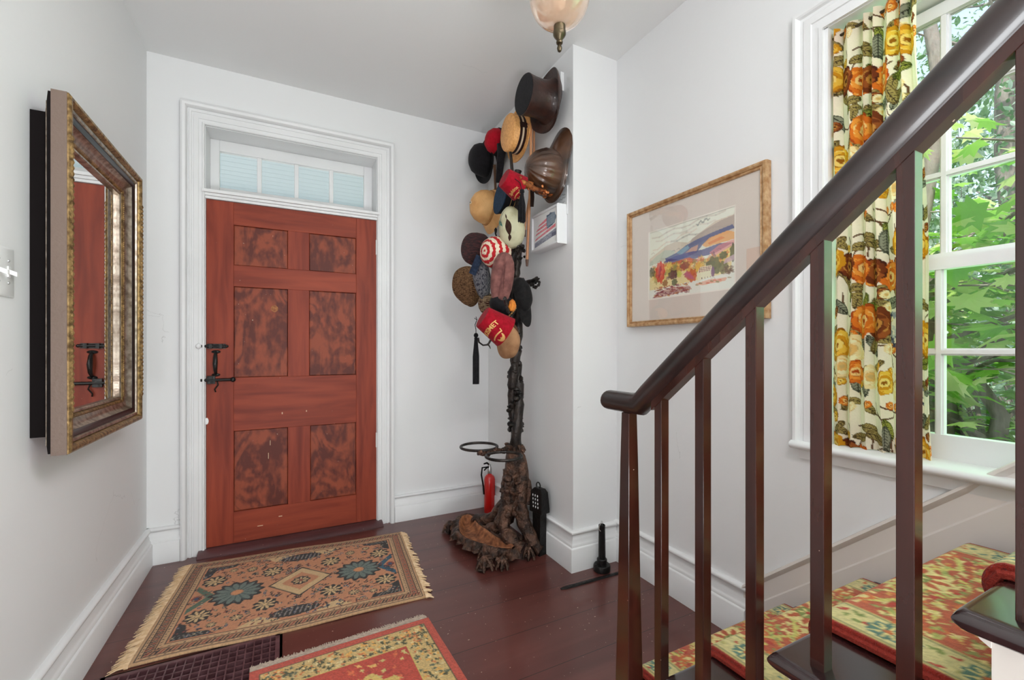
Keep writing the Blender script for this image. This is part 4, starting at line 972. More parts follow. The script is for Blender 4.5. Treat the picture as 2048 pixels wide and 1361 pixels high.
# ------------------------------------------------------------------ cast iron hall stand
PX_, PY_ = 1.262, 2.42
def hall_stand():
    t = thing('hall_stand', (PX_, PY_, 0), 'dark cast iron tree-shaped hall stand with umbrella rings and rusty drip pan in the corner', 'coat stand')
    R = random.Random(11)
    def bark(mb, pts, r0, r1, n=9, jit=.25, steps=5, seed=0):
        rr = random.Random(seed); pts = [Vector(p) for p in pts]; P = []; Q = []
        m_ = (len(pts)-1)*steps
        for i in range(m_+1):
            k, f = divmod(i, steps); k = min(k, len(pts)-2); f = (i-k*steps)/steps
            p0, p1, p2, p3 = pts[max(k-1, 0)], pts[k], pts[k+1], pts[min(k+2, len(pts)-1)]
            v = .5*((2*p1)+(p2-p0)*f+(2*p0-5*p1+4*p2-p3)*f*f+(3*p1-p0-3*p2+p3)*f**3)
            P.append(v+Vector((rr.uniform(-1, 1), rr.uniform(-1, 1), rr.uniform(-1, 1)))*r0*.08); Q.append((r0+(r1-r0)*i/m_)*(1+jit*(rr.random()-.4)))
        mb.tube(P, Q, n)
    # trunk of two twisted stems
    q = MB(); zs = [.50+.09*i for i in range(21)]
    for s in (0, math.pi):
        pts = [(PX_+.004+.018*math.cos(z*6.2+s), PY_+.027*math.sin(z*6.2+s), z) for z in zs]
        bark(q, pts, .031, .021, 9, .4, 3, int(s*10)+3)
    for z in (.56, .60, .66, .70, .735, .78, .82, .84, .86, .90, .93, .96, 1.00, 1.03, 1.06, 1.12, 1.22, 1.42, 1.65, 1.9, 2.12):      # bark scars and knots
        for k in range(3):
            a = R.uniform(0, 6.28); q.blob((PX_+.034*math.cos(a), PY_+.034*math.sin(a), z+R.uniform(-.01, .01)), (R.uniform(.012, .026), R.uniform(.012, .026), R.uniform(.008, .020)), 8, jit=.4, seed=R.randrange(999))
    q.lathe([(.036, .722), (.052, .735), (.046, .750), (.030, .756)], 12, Matrix.Translation((PX_, PY_, 0)), wob=lambda a, z: 1+.15*math.sin(a*5+z*90))
    q.build('trunk', M['ironpole'], t, smooth=50)
    # leafy collar
    q = MB()
    for k in range(12):
        a = 2*math.pi*k/12+R.uniform(-.2, .2); b0 = Vector((PX_+.022*math.cos(a), PY_+.022*math.sin(a), .585)); 
        bark(q, [b0, b0+Vector((.024*math.cos(a), .024*math.sin(a), R.uniform(.0, .03))), b0+Vector((.040*math.cos(a), .04*math.sin(a), R.uniform(-.03, .03)))], .016, .007, 7, .5, 2, k)
    q.build('leaf_collar', M['ironrust'], t)
    # root mass
    q = MB()
    def pt(px, py, tt): return at(px, py, tt)
    for i, (a, r0, r1) in enumerate((
        ([(PX_, PY_, .60), (PX_-.02, PY_-.02, .48), (PX_-.045, PY_-.03, .36), (PX_-.06, PY_-.01, .22), (PX_-.10, PY_+.03, .12), (PX_-.13, PY_+.10, .07)], .050, .034),
        ([(PX_, PY_, .58), (PX_+.02, PY_-.06, .46), (PX_-.01, PY_-.09, .30), (PX_+.0, PY_-.14, .16), (PX_+.02, PY_-.20, .06)], .040, .034),
        ([(PX_-.01, PY_+.02, .55), (PX_-.03, PY_+.03, .40), (PX_-.04, PY_+.06, .25), (PX_-.10, PY_+.15, .12), (PX_-.14, PY_+.26, .08), (PX_-.15, PY_+.30, .05)], .040, .030),
        ([(PX_+.01, PY_-.02, .46), (PX_+.035, PY_-.075, .41), (PX_+.045, PY_-.10, .33), (PX_+.03, PY_-.105, .27)], .030, .016),
        ([(PX_-.05, PY_-.02, .27), (PX_-.10, PY_-.05, .16), (PX_-.10, PY_-.12, .10), (PX_-.06, PY_-.20, .06)], .044, .034),
        ([(PX_-.03, PY_-.02, .30), (PX_-.02, PY_-.10, .20), (PX_+.02, PY_-.18, .09), (PX_+.05, PY_-.22, .03)], .034, .026),
        ([(PX_+.02, PY_+.03, .5), (PX_+.05, PY_+.06, .3), (PX_+.05, PY_+.14, .12), (PX_+.02, PY_+.22, .03)], .034, .03))):
        bark(q, a, r0, r1, 10, .45, 4, 50+i)
    for k in range(26):
        z = R.uniform(.08, .50); s = 1-z; a = R.uniform(2.2, 5.4); r = .03+.08*(1-z/.55)
        q.blob((PX_-.02+r*math.cos(a), PY_-.02+r*1.3*math.sin(a), z), (R.uniform(.014, .030), R.uniform(.014, .030), R.uniform(.012, .028)), 8, jit=.5, seed=k)
    q.blob((PX_-.125, PY_-.03, .165), (.030, .026, .034), 10, jit=.25, seed=5); q.blob((PX_-.15, PY_-.035, .17), (.012, .012, .014), 8)
    q.build('root_base', M['ironrust'], t, smooth=60)
    # drip pan: dished basin with ruffled rim
    ns, nw = 46, 15
    def cl(s):      # centre line far -> near
        return Vector((1.075-.075*math.sin(s*math.pi)*1.0+.05*s, 2.775-.575*s, 0))
    def hw(s): return .005+.078*math.sin(math.pi*min(1, max(0, s)))**.45*(1-.12*math.sin(s*math.pi*2)**2)
    def pan(s, v, k=.97, zf=None):
        c_ = cl(s); w_ = hw(s)*k; x = c_.x+(v*2-1)*w_
        e = abs(v*2-1); ee = min(1, (abs(s-.5)*2)**8+e**3)
        return (x, c_.y, .030+.056*ee)
    q = MB(); grid(nw, ns, lambda u, v: pan(v, u), q); o = q.build('drip_pan', M['rust'], t, recalc=False, smooth=180)
    md = o.modifiers.new('s', 'SOLIDIFY'); md.thickness = .006; md.offset = -1
    # apron and leafy rim around the pan
    q = MB(); n = 90; rim = []
    for i in range(n):
        a = 2*math.pi*i/n; s = .5-.5*math.cos(a); side = 1 if math.sin(a) > 0 else -1
        c_ = cl(s); w_ = hw(s)
        rim.append(Vector((c_.x+side*w_ if 0 < s < 1 else c_.x, c_.y+(.008 if s < .02 else -.008 if s > .98 else 0), 0)))
    ctr = Vector((1.06, 2.49, 0)); rings = []
    for d, z, j in ((0, .086, 0), (.010, .091, .004), (.022, .084, .010), (.034, .068, .016), (.040, .044, .020)):
        rg = []
        for i, p in enumerate(rim):
            tn = (rim[(i+1) % n]-rim[i-1]); nn = Vector((tn.y, -tn.x, 0)).normalized()
            if nn.dot(p-cl(min(1, max(0, (2.775-p.y)/.575)))) < 0: nn = -nn
            rg.append(p+nn*(d+j*(math.sin(i*1.9)+.6*math.sin(i*.73)))+Vector((0, 0, z+j*.4*math.sin(i*2.3))))
        rings.append(rg)
    q.ring(rings, cap0=False, cap1=False)
    # scrolled leafy feet
    for fx, fy, sc in ((.965, 2.205, 1.25), (.955, 2.76, 1.15), (.965, 2.66, .9), (1.05, 2.165, .9), (1.235, 2.20, .9), (1.0, 2.31, .8)):
        for k in range(15):
            a = R.uniform(0, 6.28); r = R.uniform(0, .032)*sc; z = R.uniform(.010, .066)
            q.blob((fx+r*math.cos(a), fy+r*math.sin(a), z), (R.uniform(.010, .020)*sc, R.uniform(.010, .020)*sc, R.uniform(.008, .017)), 7, jit=.5, seed=k)
        for k in range(6):
            a = 2*math.pi*k/6; bark(q, [(fx, fy, .065), (fx+.025*sc*math.cos(a), fy+.025*sc*math.sin(a), .045), (fx+.042*sc*math.cos(a), fy+.042*sc*math.sin(a), .006)], .012*sc, .006, 6, .4, 2, k)
    q.build('pan_rim', M['ironrust'], t, smooth=60)
    # umbrella rings
    q = MB(); z0 = .603
    for c_, r in (((1.055, 2.50), .112), ((1.085, 2.215), .100)):
        q.tube([(c_[0]+r*math.cos(a), c_[1]+r*math.sin(a), z0) for a in [2*math.pi*k/36 for k in range(36)]], .0085, 8, loop=True)
    q.build('umbrella_ring', M['ironpole'], t)
    q = MB(); bark(q, [(PX_-.02, PY_-.02, .59), (1.20, 2.38, .61), (1.15, 2.36, .60), (1.10, 2.355, .605), (1.04, 2.36, .59), (.985, 2.35, .60)], .015, .010, 8, .3, 3, 9)
    for k in range(9): q.blob((1.0+.022*k+R.uniform(-.01, .01), 2.355+R.uniform(-.02, .02), z0+R.uniform(-.014, .008)), .013, 7, jit=.5, seed=k)
    q.build('ring_bracket', M['ironrust'], t)
    # branch hooks
    def hook(px, py, tt, z0, knob=.012, n=6, curl=True, nm='hook'):
        e = at(px, py, tt); b0 = Vector((PX_, PY_, z0)); q = MB(); m_ = (b0+e)/2+Vector((0, 0, -.03))
        bark(q, [b0, m_, e-Vector((0, 0, .015)), e], .011, .007, 7, .3, 3, int(px)); q.blob(e, knob, 8, jit=.3)
        q.build(nm, M['ironpole'], t)
    for a in ((1039, 670, 2.66, 1.22), (1010, 598, 2.30, 1.36), (926, 560, 2.80, 1.42), (985, 505, 2.52, 1.62), (950, 492, 2.80, 1.60),
              (1020, 430, 2.60, 1.92), (1035, 372, 2.45, 2.02), (1000, 388, 2.75, 2.02), (1018, 270, 2.70, 2.18), (1012, 682, 2.56, 1.16), (1046, 560, 2.62, 1.55)): hook(*a)
    # curled iron hook behind the tassel and ornamental branch ends
    q = MB(); q.tube([at(x, y, 2.52) for x, y in ((1000, 655), (984, 676), (976, 690), (966, 691), (958, 685), (956, 676))], [.008, .007, .006, .005, .005, .007], 8)
    q.tube([at(x, y, 2.52) for x, y in ((974, 688), (979, 693), (981, 698))], [.005, .004, .002], 6); q.build('hook', M['ironpole'], t)
    q = MB(); b0 = Vector((PX_, PY_, 1.60)); bark(q, [b0, at(1052, 566, 2.62), at(1066, 562, 2.58), at(1074, 560, 2.55)], .014, .011, 8, .4, 3, 5)
    for k in range(24): q.blob(at(1070+R.uniform(-9, 10), 562+R.uniform(-8, 14), 2.56+R.uniform(-.02, .02)), R.uniform(.006, .012), 7, jit=.5, seed=k)
    q.build('branch_end', M['ironpole'], t)
    q = MB(); bark(q, [Vector((PX_, PY_, 1.70)), at(1030, 512, 2.62), at(1042, 500, 2.52), at(1046, 492, 2.47)], .014, .010, 8, .4, 3, 6)
    for k in range(24): q.blob(at(1040+R.uniform(-9, 9), 505+R.uniform(-14, 16), 2.50+R.uniform(-.02, .02)), R.uniform(.006, .012), 7, jit=.5, seed=k+40)
    q.build('branch_end', M['ironpole'], t)
hall_stand()

# ------------------------------------------------------------------ hats
HG = 'hats on the hall stand and wall pegs'
def frame_at(pos, zc, xc):
    z = Vector(zc).normalized(); x = Vector(xc); x = (x-z*x.dot(z)).normalized(); y = z.cross(x)
    m = Matrix((x, y, z)).transposed().to_4x4(); m.translation = pos; return m
def view(px, py, r, u, tt):
    T = -Vector(pdir(px, py)).normalized(); Rr = Vector((FY, -FX, 0)); U = T.cross(Rr).normalized(); Rr = U.cross(T)
    return Rr*r+U*u+T*tt
def hat(name, pos, zc, xc, label, cat='hat', group=HG):
    t = bpy.data.objects.new(name, None); COL.objects.link(t); t.matrix_world = frame_at(pos, zc, xc); t.empty_display_size = .05
    return tag(t, label, cat, group)
def lb(q, name, m, t, smooth=50):
    o = q.build(name, m, None, smooth=smooth); o.parent = t; return o
def text2d(body, size):
    cu = bpy.data.curves.new('lettering', 'FONT'); cu.body = body; cu.size = size; cu.align_x = 'CENTER'; cu.extrude = size*.05; cu.offset = size*.02
    o = bpy.data.objects.new('lettering', cu); COL.objects.link(o); dg = bpy.context.evaluated_depsgraph_get(); me = o.evaluated_get(dg).to_mesh()
    vs = [tuple(v.co) for v in me.vertices]; fs = [tuple(p.vertices) for p in me.polygons]; o.evaluated_get(dg).to_mesh_clear(); bpy.data.objects.remove(o); bpy.data.curves.remove(cu)
    return vs, fs
def felt(name, c, c2=None, **k): return mat(name, lin(c), .85, col2=lin(c2) if c2 else None, sheen=.05, spec=.2, nscale=k.pop('nscale', 60), bump=k.pop('bump', (180, .5, 3, .004)), **k)
F = {'black': felt('black_felt', (16, 15, 17), (27, 25, 29)), 'red': felt('red_felt', (160, 6, 26), (178, 12, 36)), 'redf': felt('fez_wool', (134, 2, 20), (160, 8, 34)),
     'goldt': mat('gold_thread', lin((206, 160, 96)), .5, .3), 'straw': mat('boater_straw', lin((216, 150, 84)), .55, col2=lin((242, 182, 112)), nscale=90, bump=(150, .5, 3, .003)),
     'cork': mat('pith_cloth', lin((214, 156, 94)), .6, col2=lin((240, 188, 124)), nscale=14, bump=(200, .3)), 'silk': mat('brown_silk_plush', lin((38, 21, 17)), .42, col2=lin((66, 38, 30)), nscale=16, coat=.15, bump=(90, .2)),
     'navy': felt('navy_wool', (16, 40, 62), (26, 54, 80)), 'tan': felt('tan_suede', (150, 108, 76), (186, 142, 104), nscale=14), 'mauve': felt('mauve_wool', (104, 66, 64), (138, 92, 86), nscale=30)}
def visor(mb, rx, ry, ext, z0=0, droop=.02, th=.004, a0=1.05):
    n = 18; ri = []; ro = []
    for k in range(n+1):
        a = -a0+2*a0*k/n; e = ext*math.cos(a*math.pi/2/a0)**.6 if abs(a) < a0 else 0
        ri.append(Vector((rx*math.cos(a), ry*math.sin(a), z0))); ro.append(Vector(((rx+e)*math.cos(a*.98), (ry+e*.15)*math.sin(a), z0-droop*(e/ext)**1.3-.02*math.sin(a)**2)))
    up = Vector((0, 0, th)); rings = [[ri[i], ri[i]+up, ro[i]+up, ro[i]] for i in range(n+1)]; mb.ring(rings)
# 1 top hat
def topbrim(rx, ry, ext, curl, th=.004, zc=0):
    q = MB(); rings = []
    for d, h in ((-.004, .0), (ext*.5, -.002), (ext*.9, .004), (ext, .010), (ext, .014), (ext*.9, .009), (ext*.5, .003), (-.004, .004)):
        rg = []
        for k in range(48):
            a = 2*math.pi*k/48; e = max(d, 0)/ext; rg.append(Vector(((rx+d)*math.cos(a), (ry+d)*math.sin(a), zc+h+curl*e*e*(math.sin(a)**2*1.25-.35*math.cos(a)**2))))
        rings.append(rg)
    q.ring(rings, loop=True); return q
p = on_x(1098, 204, 1.335)
t = hat('top_hat', p, (-1, 0, 0), (0, .1, 1), 'tall dark brown top hat with flat black crown, highest on the wall')
q = MB(); q.lathe([(1.22, -.004), (1.10, .010), (.98, .035), (.93, .075), (.95, .12), (1.0, .158), (1.01, .162), (.99, .164)], 48, Matrix.Diagonal((.106, .106, 1, 1)), cap0=False, cap1=False); lb(q, 'crown', F['silk'], t)
q = MB(); q.lathe([(.995, .162), (.98, .1665), (.5, .1685), (.001, .169)], 48, Matrix.Diagonal((.106, .106, 1, 1)), cap0=False); lb(q, 'crown_top', F['black'], t)
lb(topbrim(.116, .112, .054, .026), 'brim', F['silk'], t)
# 2 straw boater
p = on_x(1039, 271, 1.285)
t = hat('boater', p, (-1, 0, .0), (0, .12, 1), 'flat straw boater with black and cream striped band')
q = MB(); q.lathe([(.113, 0), (.112, .078), (.106, .084), (.02, .086), (.001, .086)], 48, Matrix.Diagonal((1, .90, 1, 1)), cap0=False); lb(q, 'crown', F['straw'], t)
lb(topbrim(.113, .102, .050, .0), 'brim', F['straw'], t)
q = MB(); 
for z0, z1 in ((.004, .020), (.032, .048)): q.lathe([(.1132, z0), (.1145, z0), (.1145, z1), (.1132, z1)], 48, Matrix.Diagonal((1, .90, 1, 1)), cap0=False, cap1=False)
q.box(-.014, .014, -.110, -.100, .0, .05); rb_ = lb(q, 'ribbon', felt('ribbon_dark', (38, 16, 14)), t)
q = MB(); q.lathe([(.1132, .020), (.1142, .020), (.1142, .032), (.1132, .032)], 48, Matrix.Diagonal((1, .90, 1, 1)), cap0=False, cap1=False); lb(q, 'ribbon_stripe', felt('ribbon_cream', (206, 186, 160)), rb_)
# 3 red cap
p = on_x(1000, 286, 1.33)
t = hat('ball_cap', p, (-1, 0, .1), (0, .2, -1), 'red cap with a black back wedged behind the straw boater', 'cap')
q = MB(); q.lathe([(.088, 0), (.087, .03), (.076, .07), (.050, .098), (.02, .108), (.001, .110)], 32, wob=lambda a, z: 1+.012*math.cos(6*a)); lb(q, 'crown', F['red'], t)
q = MB(); q.lathe([(.092, -.012), (.091, .034), (.080, .036), (.080, -.012)], 32); lb(q, 'band', F['black'], t); q = MB(); visor(q, .088, .088, .055, 0); lb(q, 'visor', F['black'], t)
# 4 bowler
p = on_x(974, 322, 1.30)
t = hat('bowler_hat', p, (-1, .0, 0), (0, .2, 1), 'black felt bowler hat, leftmost high on the wall, with curled brim')
q = MB(); q.lathe([(.110, 0), (.109, .03), (.103, .070), (.088, .102), (.058, .124), (.024, .132), (.001, .133)], 40, Matrix.Diagonal((1.08, .95, 1, 1)), cap0=False); lb(q, 'crown', F['black'], t)
lb(topbrim(.118, .104, .045, .018), 'brim', F['black'], t); q = MB(); q.lathe([(.111, .002), (.1125, .002), (.1115, .026), (.110, .026)], 40, Matrix.Diagonal((1.08, .95, 1, 1)), cap0=False, cap1=False); lb(q, 'ribbon', felt('grosgrain', (14, 13, 15)), t)
# 5 pith helmet
p = on_x(979, 417, 1.285)
t = hat('pith_helmet', p, (-1, -.05, .12), (0, .15, -1), 'tan pith helmet with a vent eyelet on its crown', 'helmet')
q = MB(); q.lathe([(.098, .0), (.103, .015), (.101, .05), (.090, .09), (.066, .122), (.034, .140), (.001, .146)], 40, Matrix.Diagonal((1.14, .96, 1, 1)), cap0=False); lb(q, 'crown', F['cork'], t)
q = MB(); rings = []
for d, h in ((0, .004), (.02, -.008), (.042, -.034), (.045, -.038), (.043, -.042), (.02, -.014), (0, -.002)):
    rings.append([Vector(((.104*1.14+d*(1.25 if math.cos(a) > 0 else 1.0))*math.cos(a), (.104*.96+d)*math.sin(a), h)) for a in [2*math.pi*k/48 for k in range(48)]])
q.ring(rings, loop=True); lb(q, 'brim', F['cork'], t)
q = MB(); q.lathe([(.1045, -.002), (.108, .0), (.108, .018), (.1035, .020)], 40, Matrix.Diagonal((1.14, .96, 1, 1)), cap0=False, cap1=False); lb(q, 'puggaree', felt('puggaree', (178, 126, 74), (200, 146, 92)), t)
q = MB(); q.lathe([(.001, .150), (.009, .150), (.011, .146), (.009, .142)], 16, Matrix.Translation((0, 0, 0))); vb_ = lb(q, 'vent_button', mat('eyelet', lin((226, 206, 178)), .5), t); q = MB(); q.blob((0, 0, .150), (.005, .005, .003), 10); lb(q, 'vent_hole', M['black'], vb_)
# 6 navy kepi
p = on_x(1024, 400, 1.215)
t = hat('military_cap', p, (-1, .0, .12), (0, .3, -1), 'navy blue flat-topped military cap with gold piping', 'cap')
q = MB(); q.lathe([(.001, .079), (.090, .080), (.099, .082), (.1, .078)], 36, Matrix.Diagonal((1.06, .86, 1, 1))); lb(q, 'cap_top', F['navy'], t)
q = MB(); q.lathe([(.084, 0), (.085, .035), (.100, .077), (.096, .077), (.08, 0)], 36, Matrix.Diagonal((1.06, .86, 1, 1)), cap0=False, cap1=False); lb(q, 'cap_side', F['black'], t)
q = MB()
for z, r in ((.008, .0862), (.034, .0866)): q.tube([(r*1.06*math.cos(a), r*.86*math.sin(a), z) for a in [2*math.pi*k/36 for k in range(36)]], .0014, 6, loop=True)
lb(q, 'gold_piping', F['goldt'], t); q = MB(); visor(q, .088, .072, .045, 0, .025); lb(q, 'visor', mat('patent_leather', (.008, .008, .008), .12), t)
# 7 and 17 fezzes
def fez(name, pos, zc, xc, label, text, r0, r1, h, tsize, tarc, tz, emz):
    t = hat(name, pos, zc, xc, label)
    q = MB(); q.lathe([(r0, 0), (r0*.985, h*.1), (r1*1.02, h*.97), (r1*.98, h), (r1*.5, h*1.008), (.001, h*1.01)], 44, Matrix.Diagonal((1.0, .93, 1, 1)), cap0=False); q.lathe([(r0*.97, .0), (r1*.97, h*.9)], 44, cap0=False, cap1=False); lb(q, 'felt_body', F['redf'], t)
    def wrap(u, v, out=.0012):
        rr = r0+(r1-r0)*v/h; ph = u/rr; return Vector(((rr+out)*math.cos(ph), (rr*.93+out)*math.sin(ph), v))
    q = MB(); vs, fs = text2d(text, tsize)
    W2 = max(abs(v[0]) for v in vs); out = []
    for x, y, z in vs:
        k = x/W2; zz = tz+y-tarc*k*k; out.append(wrap(x*1.02, zz, .0012+z*.6+.0008))
    q.add(out, fs); lb(q, 'embroidered_name', F['goldt'], t, smooth=0)
    # scimitar, crescent and star emblem
    q = MB(); s = tsize*1.5
    def seg(pts, wd):
        for (a, b_), (c_, d_) in zip(pts[:-1], pts[1:]):
            dx, dy = c_-a, d_-b_; l = math.hypot(dx, dy); nx, ny = -dy/l*wd, dx/l*wd
            q.add([wrap(a-nx, b_-ny, .002), wrap(a+nx, b_+ny, .002), wrap(c_+nx, d_+ny, .002), wrap(c_-nx, d_-ny, .002)], [(0, 1, 2, 3)])
    seg([(s*(-.85+1.5*i/8), emz+s*(.55-.4*(i/8-.5)**2*2+.10*i/8)) for i in range(9)], s*.07)
    seg([(s*.62, emz+s*.45), (s*.70, emz+s*.75)], s*.05)
    for i in range(12):
        a = math.pi*(1.05+.9*i/11); a2 = math.pi*(1.05+.9*(i+1)/11); w0 = .06+.10*math.sin(math.pi*i/11); seg([(s*.42*math.cos(a), emz+s*.30+s*.42*math.sin(a)), (s*.42*math.cos(a2), emz+s*.30+s*.42*math.sin(a2))], s*w0)
    for k in range(5):
        a = 2*math.pi*k/5+1.57; seg([(0, emz+s*.05), (s*.14*math.cos(a), emz+s*.05+s*.14*math.sin(a))], s*.035)
    lb(q, 'embroidered_emblem', F['goldt'], t, smooth=0)
    return t
def tassel(pts, n, ln, rad, name, label, spread=.011, parent_h=None):
    a = Vector(pts[-1]); t = thing(name, a, label, 'tassel'); q = MB(); q.tube(pts, .0022, 6); lb2 = q.build('cord', F['black'], t)
    q = MB(); q.blob(a-Vector((0, 0, .006)), (.013, .013, .014), 12); q.lathe([(.009, -.018), (.010, -.022), (.009, -.030), (.001, -.03)], 12, Matrix.Translation(a)); kn_ = q.build('knot', F['black'], t)
    q = MB(); R = random.Random(n)
    for k in range(n):
        th = R.uniform(0, 6.28); r = spread*math.sqrt(R.random()); b0 = a+Vector((.5*r*math.cos(th), .5*r*math.sin(th), -.024)); e = a+Vector((rad*r/spread*math.cos(th), rad*r/spread*math.sin(th), -ln*R.uniform(.96, 1.0)))
        q.tube([b0, (b0*.6+e*.4)+Vector((r*math.cos(th)*.4, r*math.sin(th)*.4, 0)), e], .0020, 4)
    q.build('strands', F['black'], kn_); return t
pc = (1040, 378)
fez('fez', at(*pc, 2.36), view(*pc, -.80, .52, .28), view(*pc, -.25, -.35, .90), 'smaller red fez with gold lettering SPHINX beside the bronze fire helmet', 'Sphinx', .072, .054, .104, .025, .008, .036, -.004)
a = at(1044, 381, 2.27); tassel([at(1030, 358, 2.28), at(1040, 366, 2.27), a], 70, .165, .020, 'fez_tassel', 'black tassel hanging below the bronze fire helmet and upper fez', .016)
pc = (1011, 665)
fez('fez', at(*pc, 2.36), view(*pc, -.80, .53, .25), view(*pc, -.25, -.34, .95), 'larger red fez with gold lettering KISMET and a crescent emblem, low on the stand', 'KISMET', .090, .064, .150, .036, .014, .086, .018)
a = at(952, 669, 2.42); tassel([at(954, 660, 2.42)+Vector((0, 0, .055)), at(949, 637, 2.42), at(952, 634, 2.42), at(954, 640, 2.42), at(950, 650, 2.42), at(952, 660, 2.42), a], 110, .275, .017, 'fez_tassel', 'long black silk tassel hanging free at the left of the lower fez', .014)
# 8 fire helmet
p = on_x(1104, 349, 1.330)
bron = mat('helmet_bronze', lin((32, 20, 14)), .33, .15, coat=.6, col2=lin((92, 58, 36)), nscale=7, bump=(30, .2)); gold = mat('copper_trim', lin((206, 130, 78)), .3, .8, col2=lin((120, 58, 30)), nscale=40)
t = hat('fire_helmet', p, (-1, -.06, .05), (0, .05, -1), 'bronze brown ribbed fire helmet with pointed rear brim and copper trim', 'helmet')
q = MB(); q.lathe([(.112, 0), (.113, .03), (.106, .075), (.086, .118), (.056, .150), (.024, .168), (.001, .172)], 72, Matrix.Diagonal((1.10, .92, 1, 1)), cap0=False, wob=lambda a, z: 1+.075*abs(math.cos(a*9))**3*min(1, z*14+.25)); lb(q, 'dome', bron, t, smooth=60)
q = MB(); rings = []
for d, h in ((-.003, .003), (.5, -.004), (1.0, -.016), (1.0, -.022), (.5, -.010), (-.003, -.004)):
    rg = []
    for k in range(60):
        a = 2*math.pi*k/60; c_ = math.cos(a); e = (.016+.013*max(0, c_)+.130*max(0, -c_)**3.2+.01*max(0, -c_)) ; dd = d*e if d > 0 else d
        rg.append(Vector(((.123+dd)*math.cos(a), (.104+dd*.8)*math.sin(a), h*(1+2.2*max(0, -c_)**2))))
    rings.append(rg)
q.ring(rings, loop=True); lb(q, 'brim', bron, t)
q = MB(); q.tube([((.123+.016+.013*max(0, math.cos(a))+.130*max(0, -math.cos(a))**3.2+.01*max(0, -math.cos(a)))*math.cos(a), (.104+.8*(.016+.013*max(0, math.cos(a))+.130*max(0, -math.cos(a))**3.2+.01*max(0, -math.cos(a))))*math.sin(a), -.018*(1+2.2*max(0, -math.cos(a))**2)) for a in [2*math.pi*k/60 for k in range(60)]], .0035, 6, loop=True); lb(q, 'rolled_edge', bron, t)
q = MB(); R = random.Random(2)
for k in range(22): q.blob((.118+.010*math.sin(k)-k*.0010, R.uniform(-.02, .02)*(1-k/30), .012+k*.0075), (.010, .016, .009), 8, jit=.4, seed=k)
for k in range(12): q.blob((.10-.004*k, -.02-.004*k, .155+.004*k), (.012, .014, .012), 8, jit=.4, seed=k+50)
q.ring([[Vector((x, y, z)) for x, y in ((.09, -.022), (.09, .022), (.082, .022), (.082, -.022))] for x_, z in ((0, .13), (0, .20))]); lb(q, 'copper_ornament', gold, t)
q = MB(); R = random.Random(4); P_ = [at(x, y, tt) for x, y, tt in ((1040, 360, 2.30), (1048, 366, 2.30), (1058, 373, 2.33), (1070, 377, 2.36), (1084, 381, 2.40), (1098, 384, 2.44))]
q.tube(P_, [.006, .016, .018, .012, .010, .006], 8)
for k in range(30):
    i = R.uniform(0, 4.99); p_ = P_[int(i)].lerp(P_[int(i)+1], i % 1); q.blob(p_+Vector((R.gauss(0, .006), R.gauss(0, .006), R.gauss(0, .010))), R.uniform(.006, .012), 7, jit=.5, seed=k)
imv = t.matrix_world.inverted(); q.v = [tuple(imv @ Vector(v)) for v in q.v]; lb(q, 'copper_eagle_crest', gold, t)
q = MB(); visor(q, .118, .10, .035, -.012, .010, .006, .9); lb(q, 'blue_visor', mat('blue_lacquer', lin((30, 72, 110)), .25, col2=lin((90, 170, 186)), nscale=40), t)
# 9 cream cap with dark opening
pc = (1024, 457)
crm = mat('cream_canvas', lin((206, 202, 170)), .6, col2=lin((168, 158, 118)), nscale=12, lo=.45, hi=.75, bump=(120, .3))
t = hat('peaked_cap', at(*pc, 2.50), view(*pc, -.25, .1, 1), view(*pc, -.1, 1, 0), 'cream canvas cap with a green emblem and dark slit opening', 'cap')
q = MB(); q.lathe([(.001, .085), (.030, .082), (.056, .066), (.074, .040), (.081, .010), (.076, -.02), (.06, -.03)], 40, Matrix.Diagonal((1.46, .92, 1, 1)), cap1=True, wob=lambda a, z: 1+.03*math.sin(3*a+1)); lb(q, 'crown', crm, t)
def cap_surf(x, y, o=.001):
    r = math.hypot(x/1.46, y/.92); z = .085*math.sqrt(max(0, 1-(r/.083)**2)); return Vector((x, y, z+o))
q = MB(); n = 16
rings = []
for i in range(n+1):
    s = i/n; x = .074-.150*s; w_ = .019*math.sin(math.pi*min(1, s*1.0+.02))**.6+.001; yc = .004-.020*math.sin(s*2.4)+.012
    rings.append([cap_surf(x, yc-w_, .0005), cap_surf(x, yc, -.0), cap_surf(x, yc+w_, .0005), cap_surf(x, yc, .0035)])
q.ring(rings); lb(q, 'slit_lining', felt('dark_lining', (44, 24, 20), (70, 44, 34)), t)
q = MB(); em = mat('teal_emblem', lin((44, 138, 128)), .5, col2=lin((24, 60, 56)), nscale=60)
for pts in ([(.045, .050), (.030, .058), (.012, .050), (.020, .040), (.034, .042)], [(.040, .040), (.020, .034), (.004, .030), (.016, .044)], [(.050, .058), (.046, .064), (.030, .066), (.036, .060)]):
    q.add([cap_surf(a, b_+.004, .0025) for a, b_ in pts], [tuple(range(len(pts)))])
lb(q, 'emblem', em, t, smooth=0)
q = MB(); q.tube([cap_surf(.105*math.cos(a), .052*math.sin(a), .002) for a in [.3+.25*i for i in range(11)]], .0012, 5); lb(q, 'seam', felt('grey_seam', (120, 120, 100)), t)
# 10 dark knitted hat
pc = (955, 500)
t = hat('felt_hat', at(*pc, 2.80), view(*pc, -.74, .18, .62), view(*pc, 0, 1, 0), 'dark purplish brown streaked wool hat, left of the striped beanie')
q = MB(); q.lathe([(.104, -.02), (.102, .02), (.094, .055), (.086, .068), (.070, .076), (.001, .080)], 40, wob=lambda a, z: 1+.04*math.sin(2*a+.6)); lb(q, 'crown', mat('streaked_wool', lin((44, 28, 30)), .9, col2=lin((112, 56, 56)), nscale=30, stretch=(6, 1, 1), lo=.45, hi=.75, bump=(60, .9, 4, .008)), t)
